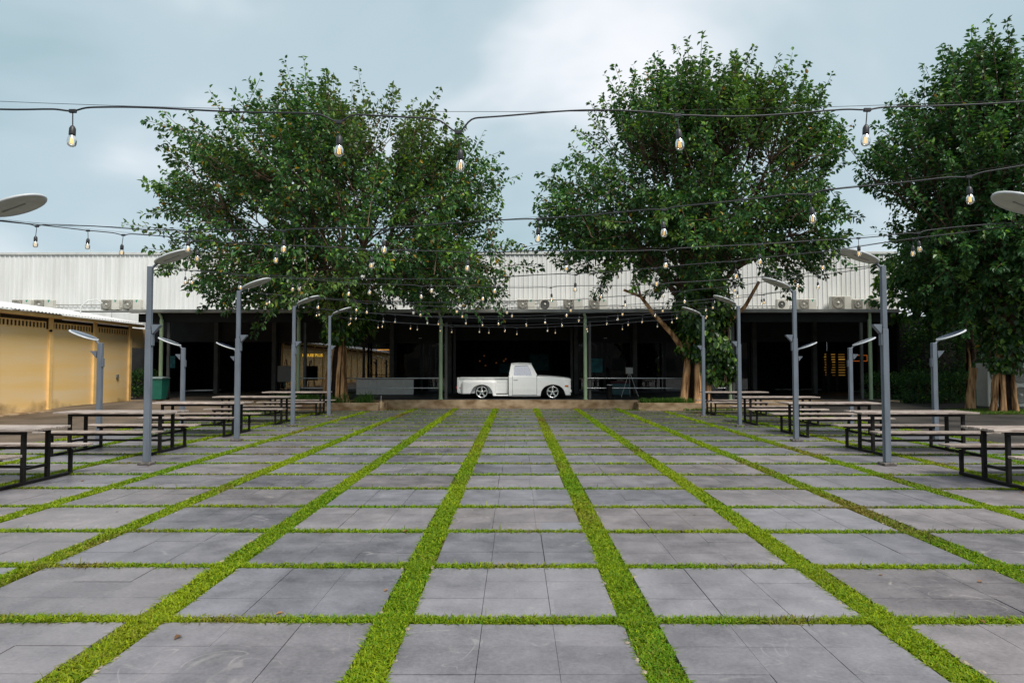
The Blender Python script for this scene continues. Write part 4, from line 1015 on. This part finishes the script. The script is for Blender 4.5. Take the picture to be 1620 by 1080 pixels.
    b = MB(); b.box(-2.50, -.372, min(sd_*.73, sd_*.85), max(sd_*.73, sd_*.85), .845, .886, .014); b.build('bed_rail', M_WHITE, bo)
    b = MB(); b.box(-2.50, -2.40, min(sd_*.735, sd_*.83), max(sd_*.735, sd_*.83), .26, .844, .012); b.build('stake_post', M_WHITE, bo)
    def rtop(x):
        u = min((x+2.314)/.12, (-.876-x)/.10, 1); return .63+.145*math.sqrt(max(0, 1-(1-max(0, u))**2))
    def rbot(x): return arch(x, -WB, .465, .15, .585, .205 if x < -WB else .115)
    def roff(x, z):
        u = min((x+2.314)/.09, (-.876-x)/.14, 1); zz = min(1, max(0, (rtop(x)-z)/.10)); return .81+.155*math.sqrt(max(0, 1-(1-max(0, u))**2))*math.sqrt(max(0.02, 1-(1-zz)**2))
    rx = [-2.314+(2.314-.876)*i/48 for i in range(49)]
    panel(0, 0, rtop, rbot, sd_, off=roff, xs=rx, nz=14).build('rear_fender', M_WHITE, truck)
    b = MB(); b.box(-1.0, -.372, min(sd_*.801, sd_*.945), max(sd_*.801, sd_*.945), .115, .185, .012); b.build('side_step', M_WHITE, truck)
    b = MB(); b.box(-.86, -.40, min(sd_*.82, sd_*.935), max(sd_*.82, sd_*.935), .187, .20); b.build('step_tread', M_TYRE, truck)
    b = MB(); Mt = Matrix.Translation((-2.50, sd_*.77, .46)) @ Matrix.Rotation(R(-90), 4, 'Y'); b.lathe([(.001, .05), (.05, .045), (.06, .02), (.05, 0)], 14, Mt); b.tube([(-2.36, sd_*.80, .45), (-2.5, sd_*.80, .46)], .018, 6); b.build('tail_light', M_RED, truck)
    Mh = Matrix.Translation((2.205, sd_*.66, .60)) @ Matrix.Rotation(R(90), 4, 'Y'); b = MB(); b.lathe([(.001, .035), (.07, .03), (.09, .012), (.105, .0)], 20, Mh); b.build('headlight', M_CHROME, truck)
# hood, cowl, roof
b = MB(); nx_, ny_ = 16, 14; V = []
for i in range(nx_+1):
    x = .815+(2.215-.815)*i/nx_
    for j in range(ny_+1):
        u = -1+2*j/ny_; hwid = offs(.9)-.045-.10*max(0, (x-1.9)/.33)**2.2; V.append((x, u*hwid, hood_z(x)-.03*abs(u)**4+.018*(1-u*u)))
b.add(V, [(i*(ny_+1)+j, (i+1)*(ny_+1)+j, (i+1)*(ny_+1)+j+1, i*(ny_+1)+j+1) for i in range(nx_) for j in range(ny_)], True); b.build('hood', M_WHITE, truck)
b = MB(); V = []; nx_, ny_ = 14, 14
for i in range(nx_+1):
    t_ = i/nx_; x = -.255+(.60+.255)*t_
    for j in range(ny_+1):
        u = -1+2*j/ny_; z = 1.468+.042*(1-abs(u)**3)-.05*(2*t_-1)**6-.012*abs(u)**6; V.append((x, u*.755, z))
b.add(V, [(i*(ny_+1)+j, (i+1)*(ny_+1)+j, (i+1)*(ny_+1)+j+1, i*(ny_+1)+j+1) for i in range(nx_) for j in range(ny_)], True)
b.build('roof', M_WHITE, truck)
b = MB(); b.tube([(-.26, -.757, 1.462), (.57, -.757, 1.462), (.605, -.70, 1.462), (.615, 0, 1.475), (.605, .70, 1.462), (.57, .757, 1.462), (-.26, .757, 1.462)], .013, 6); b.build('drip_rail', M_WHITE, truck)
b = MB(); b.add([(.85, -.90, .962), (.85, .90, .962), (.565, .71, 1.465), (.565, -.71, 1.465)], [(0, 1, 2, 3)]); b.build('windscreen', M_CGLASS, truck)
b = MB(); b.add([(-.345, -.91, .957), (-.345, .91, .957), (-.32, .86, 1.08), (-.32, -.86, 1.08), (-.24, -.72, 1.465), (-.24, .72, 1.465)], [(0, 3, 2, 1)]); b.build('cab_back', M_WHITE, truck)
b = MB(); b.add([(-.32, -.86, 1.08), (-.32, .86, 1.08), (-.245, .72, 1.46), (-.245, -.72, 1.46)], [(0, 3, 2, 1)]); b.build('rear_window', M_CGLASS, truck)
b = MB(); b.box(-.345, -.33, -.93, .93, .11, .956); b.build('cab_back_panel', M_WHITE, truck)
b = MB(); b.box(-.28, -.02, -.7, .7, .62, 1.12, .05); b.box(-.25, .3, -.7, .7, .45, .62, .04); b.build('bench_seat', M_CLOTH, truck)
b = MB(); b.tube([(.42+.06*math.sin(a), .38+.19*math.cos(a), .98+.17*math.sin(a)) for a in [i*math.pi/8 for i in range(17)]], .012, 6, False); b.build('steering_wheel', M_TYRE, truck)
b = MB(); b.box(.55, .84, -.86, .86, .80, .955, .03); b.build('dashboard', M_CLOTH, truck)
# front face
b = MB(); b.box(2.14, 2.20, -.80, .80, .42, .82, .02); gr = b.build('grille', M_WHITE, truck)
for zz in (.54, .60, .66):
    b = MB(); b.box(2.201, 2.212, -.52, .52, zz-.012, zz+.012); b.build('grille_bar', M_CHROME, gr)
b = MB(); b.box(2.15, 2.26, -.90, .90, .24, .38, .03); b.build('front_bumper', M_WHITE, truck)
b = MB(); b.box(-2.46, -2.41, -.73, .73, .26, .86, .01); b.build('tailgate', M_WHITE, truck)
b = MB(); b.box(-2.62, -2.54, -.85, .85, .24, .35, .03); b.box(-2.56, -2.3, -.5, -.42, .27, .31); b.box(-2.56, -2.3, .42, .5, .27, .31); b.build('rear_bumper', M_DKMET, truck)
b = MB(); b.box(-2.41, -.372, -.74, .74, .36, .39); b.build('bed_floor', M_DKMET, truck)
b = MB(); b.box(-.40, -.372, -.74, .74, .39, .86); b.build('bed_front_panel', M_WHITE, truck)
b = MB(); b.box(-2.3, 2.1, -.42, -.34, .16, .26); b.box(-2.3, 2.1, .34, .42, .16, .26); b.box(-.3, .8, -.8, .8, .13, .2); b.box(.9, 2.05, -.7, .7, .2, .85); b.build('chassis', M_TYRE, truck)
for sx in (-WB, WB):
    for sd_ in (-1, 1):
        wl = empty('wheel'); wl.parent = truck; wl.location = (sx, sd_*.80, .28)
        Mw = Matrix.Rotation(R(90*(-sd_)), 4, 'X')
        b = MB(); b.lathe([(.2, -.10), (.255, -.105), (.277, -.08), (.281, 0), (.277, .08), (.258, .105), (.236, .108)], 36, Mw); b.build('tyre', M_TYRE, wl, True)
        Mr = Matrix.Rotation(R(90*(-sd_)), 4, 'X') if True else None
        b = MB(); sg_ = 1
        b.lathe([(.236, .100), (.243, .114), (.225, .116), (.205, .105), (.195, .02), (.001, .015)], 36, Mw); rim_back = b.build('rim_barrel', M_DKMET, wl, True)
        b = MB(); b.lathe([(.238, .107), (.243, .118), (.222, .120), (.206, .107)], 40, Mw)
        for k in range(5):
            a = 2*math.pi*k/5+math.pi/2; ca, sa = math.cos(a), math.sin(a); V = []
            for (r_, hw_, zz) in ((.03, .032, .10), (.10, .026, .108), (.17, .03, .106), (.214, .046, .108)):
                for s2 in (-1, 1): V.append(Mw @ Vector((r_*ca-s2*hw_*sa, r_*sa+s2*hw_*ca, zz)))
                for s2 in (-1, 1): V.append(Mw @ Vector((r_*ca-s2*hw_*sa, r_*sa+s2*hw_*ca, zz-.03)))
            F = []
            for q in range(3):
                o_ = 4*q; F += [(o_, o_+4, o_+5, o_+1), (o_, o_+2, o_+6, o_+4), (o_+1, o_+5, o_+7, o_+3)]
            b.add(V, F)
        b.lathe([(.055, .10), (.05, .122), (.035, .128), (.001, .13)], 18, Mw); b.build('rim', M_ALU, wl, True)
        b = MB(); b.lathe([(.30, -.2), (.40, -.2), (.405, .06), (.40, .06)], 24, Mw)
        bb = b

# ------------------------------------------------------------------ terrace furniture and small things
# rails between the posts
def rails(x0, x1, lab):
    t = tag(empty('guard_rail', ((x0+x1)/2, 27.95, .345)), lab, 'railing', 'two-bar guard rails between the posts'); h_ = (x1-x0)/2
    for zz in (.86, .46):
        b = MB(); b.tube([(-h_, 0, zz), (h_, 0, zz)], .022, 8); b.build('bar', M_STEEL, t)
rails(-8.85, -3.1, 'two-bar steel guard rail behind the left planter'); rails(2.86, 8.66, 'two-bar steel guard rail behind the right planter')
# small corner post by the left planter
cp = tag(empty('corner_post', (-5.22, 26.48, 0)), 'short concrete post at the corner of the left planter', 'post')
b = MB(); b.box(-.05, .05, -.05, .05, -.02, .34, .01); b.build('post', M_CONC, cp); b = MB(); b.tube([(0, 0, .34), (0, 0, .56)], .015, 6); b.build('rod', M_STEEL, cp)
# counter
ct = tag(empty('reception_counter', ((611-816)*32/1080, 32, .345)), 'pale grey panelled counter behind the left guard rail', 'counter')
M_CNT = mat('counter_panel', (.58, .57, .54), .6, var=.05, scale=3)
for k in range(14):
    b = MB(); b.box(-1.33+.19*k, -1.33+.19*k+.186, -.30, -.27, .04, .74, .004); b.build('panel_board', M_CNT, ct)
b = MB(); b.box(-1.31, 1.31, -.268, .3, .0, .74); b.build('carcass', M_DGREY, ct); b = MB(); b.box(-1.36, 1.42, -.34, .34, .742, .785, .006); b.build('top', M_WOOD, ct)
# bin
wb = tag(empty('wheelie_bin', ((252-816)*27.35/1080, 27.35, .335)), 'green wheelie bin with grey lid by the canopy post', 'bin')
M_BIN = mat('bin_green', (.012, .14, .10), .5, var=.1, scale=5); M_LID = mat('bin_lid', (.20, .25, .24), .5)
b = MB(); V = []
for (hw_, hd_, zz) in ((.19, .22, .05), (.235, .29, .82), (.25, .30, .82), (.25, .30, .87)): V += [(-hw_, -hd_, zz), (hw_, -hd_, zz), (hw_, hd_, zz), (-hw_, hd_, zz)]
b.add(V, [(3, 2, 1, 0)]+[(4*i+k, 4*i+(k+1) % 4, 4*i+4+(k+1) % 4, 4*i+4+k) for i in range(3) for k in range(4)]+[(12, 13, 14, 15)]); b.build('body', M_BIN, wb)
b = MB(); b.prism([(-.34, .872), (.32, .872), (.30, .90), (.0, .945), (-.30, .915)], 'x', -.27, .27); b.build('lid', M_LID, wb, True)
for sx in (-.22, .22):
    b = MB(); b.tube([(sx-.03, .24, .09), (sx+.03, .24, .09)], .09, 14); b.build('wheel', M_TYRE, wb)
# round black bin on the platform
rbn = tag(empty('litter_bin', ((964-816)*27.85/1080, 27.85, .345)), 'slim round black litter bin on the platform edge', 'bin')
b = MB(); b.lathe([(.001, 0), (.11, 0), (.115, .02), (.115, .54), (.125, .55), (.125, .58), (.10, .585), (.095, .5), (.001, .5)], 20); b.build('body', M_DKMET, rbn, True)
b = MB(); b.lathe([(.118, .585), (.126, .60), (.105, .605)], 20); b.build('rim', M_RIM, rbn, True)
# easel
M_PALE = mat('pale_easel', (.42, .41, .38), .6)
ez = tag(empty('display_easel', ((995-816)*30.5/1080, 30.5, .345)), 'pale tripod easel standing behind the right guard rail', 'easel')
for q in ([(-.38, -.15, 0), (0, 0, 1.1)], [(.38, -.15, 0), (0.02, 0, 1.1)], [(.1, .4, 0), (0.01, 0.02, 1.05)]):
    b = MB(); b.tube(q, .016, 6); b.build('leg', M_PALE, ez)
b = MB(); b.box(-.16, .16, -.06, -.045, 1.02, 1.30, .004); b.build('notice', M_PALE, ez)
# easel with a white board, left shopfront
ez2 = tag(empty('notice_easel', ((452-816)*32.5/1080, 32.5, .345)), 'grey notice board on an easel in the left shade', 'easel')
for q in ([(-.28, -.1, 0), (-.03, 0, 1.7)], [(.28, -.1, 0), (.03, 0, 1.7)], [(0, .4, 0), (0, 0.03, 1.65)]):
    b = MB(); b.tube(q, .018, 6); b.build('leg', M_BRANCH, ez2)
b = MB(); b.box(-.36, .36, -.12, -.09, .62, 1.38, .006); b.build('board', mat('grey_board', (.16, .155, .145), .7), ez2)
# teal posters and a teal draped table
M_TP = mat('teal_poster', (.012, .13, .15), .6, var=.35, scale=6)
for i, (px0, px1, py0, py1, Yq, lab) in enumerate(((262, 276, 563, 582, 34.2, 'teal notice hanging on the dark left shopfront'), (931, 953, 567, 589, 34.25, 'teal poster on the shop glass right of the truck'))):
    x0_, x1_ = (px0-816)*Yq/1080, (px1-816)*Yq/1080; p_ = tag(empty('poster', ((x0_+x1_)/2, Yq, zof(py1, Yq))), lab, 'poster'); hw_ = (x1_-x0_)/2
    b = MB(); b.box(-hw_, hw_, -.012, 0, 0, zof(py0, Yq)-zof(py1, Yq)); b.build('sheet', M_TP, p_)
dt = tag(empty('draped_table', ((981-816)*32.2/1080, 32.2, .345)), 'small table with dark teal cloth behind the right rail', 'table')
b = MB(); b.box(-.42, .42, -.3, .3, .02, .55, .02); b.build('cloth', mat('teal_cloth', (.05, .11, .12), .8), dt); b = MB(); b.box(-.44, .44, -.32, .32, .552, .66, .01); b.build('runner', mat('maroon_runner', (.07, .015, .02), .8), dt)
# glowing shop sign
def lit(name, col, s): return mat(name, (.1, .1, .1), .5, emit=col, estr=s)
sg = tag(empty('shop_sign', ((494-816)*35.5/1080, 35.5, zof(564, 35.5))), 'glowing amber letter sign inside the left shop', 'sign')
cu = bpy.data.curves.new('letters', 'FONT'); cu.body = 'HOUSE PLUS'; cu.size = .215; cu.extrude = .012; cu.align_x = 'CENTER'; cu.space_character = .86
to = bpy.data.objects.new('letters_tmp', cu); C.objects.link(to)
dg = bpy.context.evaluated_depsgraph_get(); me = bpy.data.meshes.new_from_object(to.evaluated_get(dg)); bpy.data.objects.remove(to)
me.transform(Matrix.Rotation(R(90), 4, 'X')); me.materials.clear(); me.materials.append(lit('amber_letters', (1, .55, .03), 1.3)); link_mesh('letters', me, sg)
b = MB(); b.box(-.5, .5, .02, .03, -.04, -.02); b.build('letter_rail', M_FRAME, sg)
# ceiling strip light inside the left shop
cl = tag(empty('strip_light', ((606-816)*37/1080, 37, zof(554, 37))), 'warm strip light glowing inside the left shop', 'lamp')
b = MB(); b.box(-.32, .32, -.05, .05, 0, .05); b.build('tube', lit('warm_tube', (1, .42, .08), 1.0), cl); b = MB(); b.box(-.34, .34, -.06, .06, .052, .1); b.build('housing', M_DGREY, cl)
# lit shelves in the kiosk
ks = tag(empty('lit_shelf_rack', ((1318-816)*37/1080, 37, .345)), 'rack of amber lit shelves in the dark right kiosk', 'shelves')
rr = random.Random(3)
for (x0_, x1_) in ((1303, 1308.5), (1314, 1320.5), (1324, 1335)):
    for k in range(9):
        zz = zof(561+4.1*k, 37)-.345; xa, xb = (x0_-1318)*37/1080, (x1_-1318)*37/1080; s_ = (1.0, .85, 1.0, .6, .6, .35, .45, .4, .3)[k]*rr.uniform(.3, 1.3); xa += rr.uniform(0, .06)
        b = MB(); b.box(xa, xb-rr.uniform(0, .05), -.06, .06, zz, zz+rr.uniform(.02, .055)); b.build('shelf_light', lit('shelf_glow_%d' % int(s_*4), (1, .5, .08), (.05+.06*int(s_*4)/2)), ks)
b = MB(); b.box(-.6, .75, .1, .14, 0, 2.2); b.build('back_panel', M_BLACK, ks)
for xx in (-.36, .12): 
    b = MB(); b.box(xx-.09, xx+.06, -.1, .09, 0, 2.2); b.build('upright', M_DGREY, ks)
nn = tag(empty('neon_frame', ((1356-816)*35/1080, 35, zof(571, 35))), 'thin orange neon rectangle in the right kiosk', 'sign')
hw_ = 14*35/1080; hz_ = 9*35/1080
M_NEON = lit('orange_neon', (1, .22, .03), .22)
b = MB()
for (p, q) in (((-hw_, 0, 0), (hw_, 0, 0)), ((hw_, 0, 0), (hw_, 0, hz_)), ((hw_, 0, hz_), (-hw_, 0, hz_)), ((-hw_, 0, hz_), (-hw_, 0, 0))): b.tube([p, q], .012, 6)
b.build('tube', M_NEON, nn); b = MB(); b.box(-hw_-.05, hw_+.05, .03, .05, -.05, hz_+.05); b.build('board', M_BLACK, nn)
bl = tag(empty('blue_lamp', ((1338-816)*35/1080, 35, zof(537, 35))), 'small round blue light high in the right kiosk', 'lamp')
b = MB(); b.lathe([(.001, -.08), (.06, -.06), (.085, 0), (.06, .06), (.001, .08)], 14); b.build('globe', lit('blue_glow', (.03, .12, .8), .25), bl); b = MB(); b.tube([(0, 0, .08), (0, 0, 1.0)], .008, 5); b.build('cord', M_CABLE, bl)
# shop name boards above the glass: dark boxes with a short pale line
for i, px in enumerate((578, 665, 958)):
    Yq = 34.25; s_ = tag(empty('shop_number_board', ((px-816)*Yq/1080, Yq, zof(538, Yq))), 'small dark board with pale line above the %s shop window' % ('left', 'middle', 'right')[i], 'sign', 'small boards above the shop windows')
    b = MB(); b.box(-.14, .14, -.03, 0, 0, .2, .004); b.build('board', M_FRAME, s_); b = MB(); b.box(-.09, .07, -.034, -.031, .08, .12); b.build('pale_line', M_CNT, s_)
# inside the centre opening: dim shelving with warm and blue touches
cs = tag(empty('display_wall', (-.2, 42, .345)), 'dim display wall with warm lamps deep behind the truck', 'shelves')
b = MB(); b.box(-2.4, 2.4, 0, .1, 0, 2.9); b.build('back_panel', M_DGREY, cs)
for k in range(5):
    b = MB(); b.box(-2.0, 1.9, -.3, -.001, .5+.48*k, .53+.48*k); b.build('shelf', M_DGREY, cs)
rr = random.Random(8)
for (px, py, c) in ((766, 563, 0), (797, 571, 0), (785, 574, 0), (759, 571, 0), (800, 568, 0), (768, 578, 0)):
    x_ = (px-816)*41.8/1080+.2; z_ = zof(py, 41.8)-.345; b = MB(); b.lathe([(.001, -.05), (.05, -.03), (.06, 0), (.02, .06)], 10, Matrix.Translation((x_, -.2, z_))); b.build('small_lamp', lit('dim_warm', (1, .35, .08), .03), cs)
for (px0, px1, py0, py1) in ((838, 868, 560, 586), (790, 806, 575, 590)):
    b = MB(); b.box((px0-816)*41.8/1080+.2, (px1-816)*41.8/1080+.2, -.33, -.31, zof(py1, 41.8)-.345, zof(py0, 41.8)-.345); b.build('picture', M_TP, cs)

# crumbs of pale mortar and soil along the slab edges
rs_ = np.random.RandomState(5); cb_ = MB()
for q in range(150):
    yv = 3.6+rs_.rand()**1.5*9; kx = rs_.randint(-4, 4); xv = .8+kx*PX+rs_.choice((-1, 1))*rs_.uniform(.105, .135)
    if abs(xv) > .78*yv+.4: continue
    r_ = rs_.uniform(.006, .022); n_ = 6; a0 = rs_.uniform(0, 6)
    ring = [(xv+r_*rs_.uniform(.6, 1.3)*math.cos(a0+2*math.pi*i/n_), yv+r_*1.6*rs_.uniform(.6, 1.3)*math.sin(a0+2*math.pi*i/n_), .001) for i in range(n_)]
    cb_.add(ring+[(xv, yv, .004+r_*.35)], [(i, (i+1) % n_, n_) for i in range(n_)])
tag(cb_.build('mortar_crumbs', mat('pale_mortar', (.26, .22, .16), .9, var=.3, scale=30)), 'pale mortar crumbs along the slab edges', 'rubble', kind='stuff')
# fallen leaves on the slabs
rs_ = np.random.RandomState(77); n = 46; P = np.stack([rs_.uniform(-7, 7, n), 4.2+rs_.rand(n)**1.3*16, np.full(n, .006)], 1); a = rs_.uniform(0, 6.28, n)
D = np.stack([np.cos(a), np.sin(a), rs_.uniform(-.02, .12, n)], 1); cols = np.array([.22, .11, .04])*rs_.uniform(.5, 1.4, n)[:, None]
tag(link_mesh('leaf_litter', leaves_mesh('leaf_litter', P, D, np.tile([0, 0, 1.], (n, 1)), rs_.uniform(.03, .07, n), cols, M_LEAF)), 'scattered dry brown leaves on the slabs', 'leaf litter', kind='stuff')
print('blades', NBL, 'tris', sum(sum(len(p.vertices)-2 for p in m.polygons) if len(m.polygons) < 20000 else len(m.polygons)*2 for m in bpy.data.meshes))
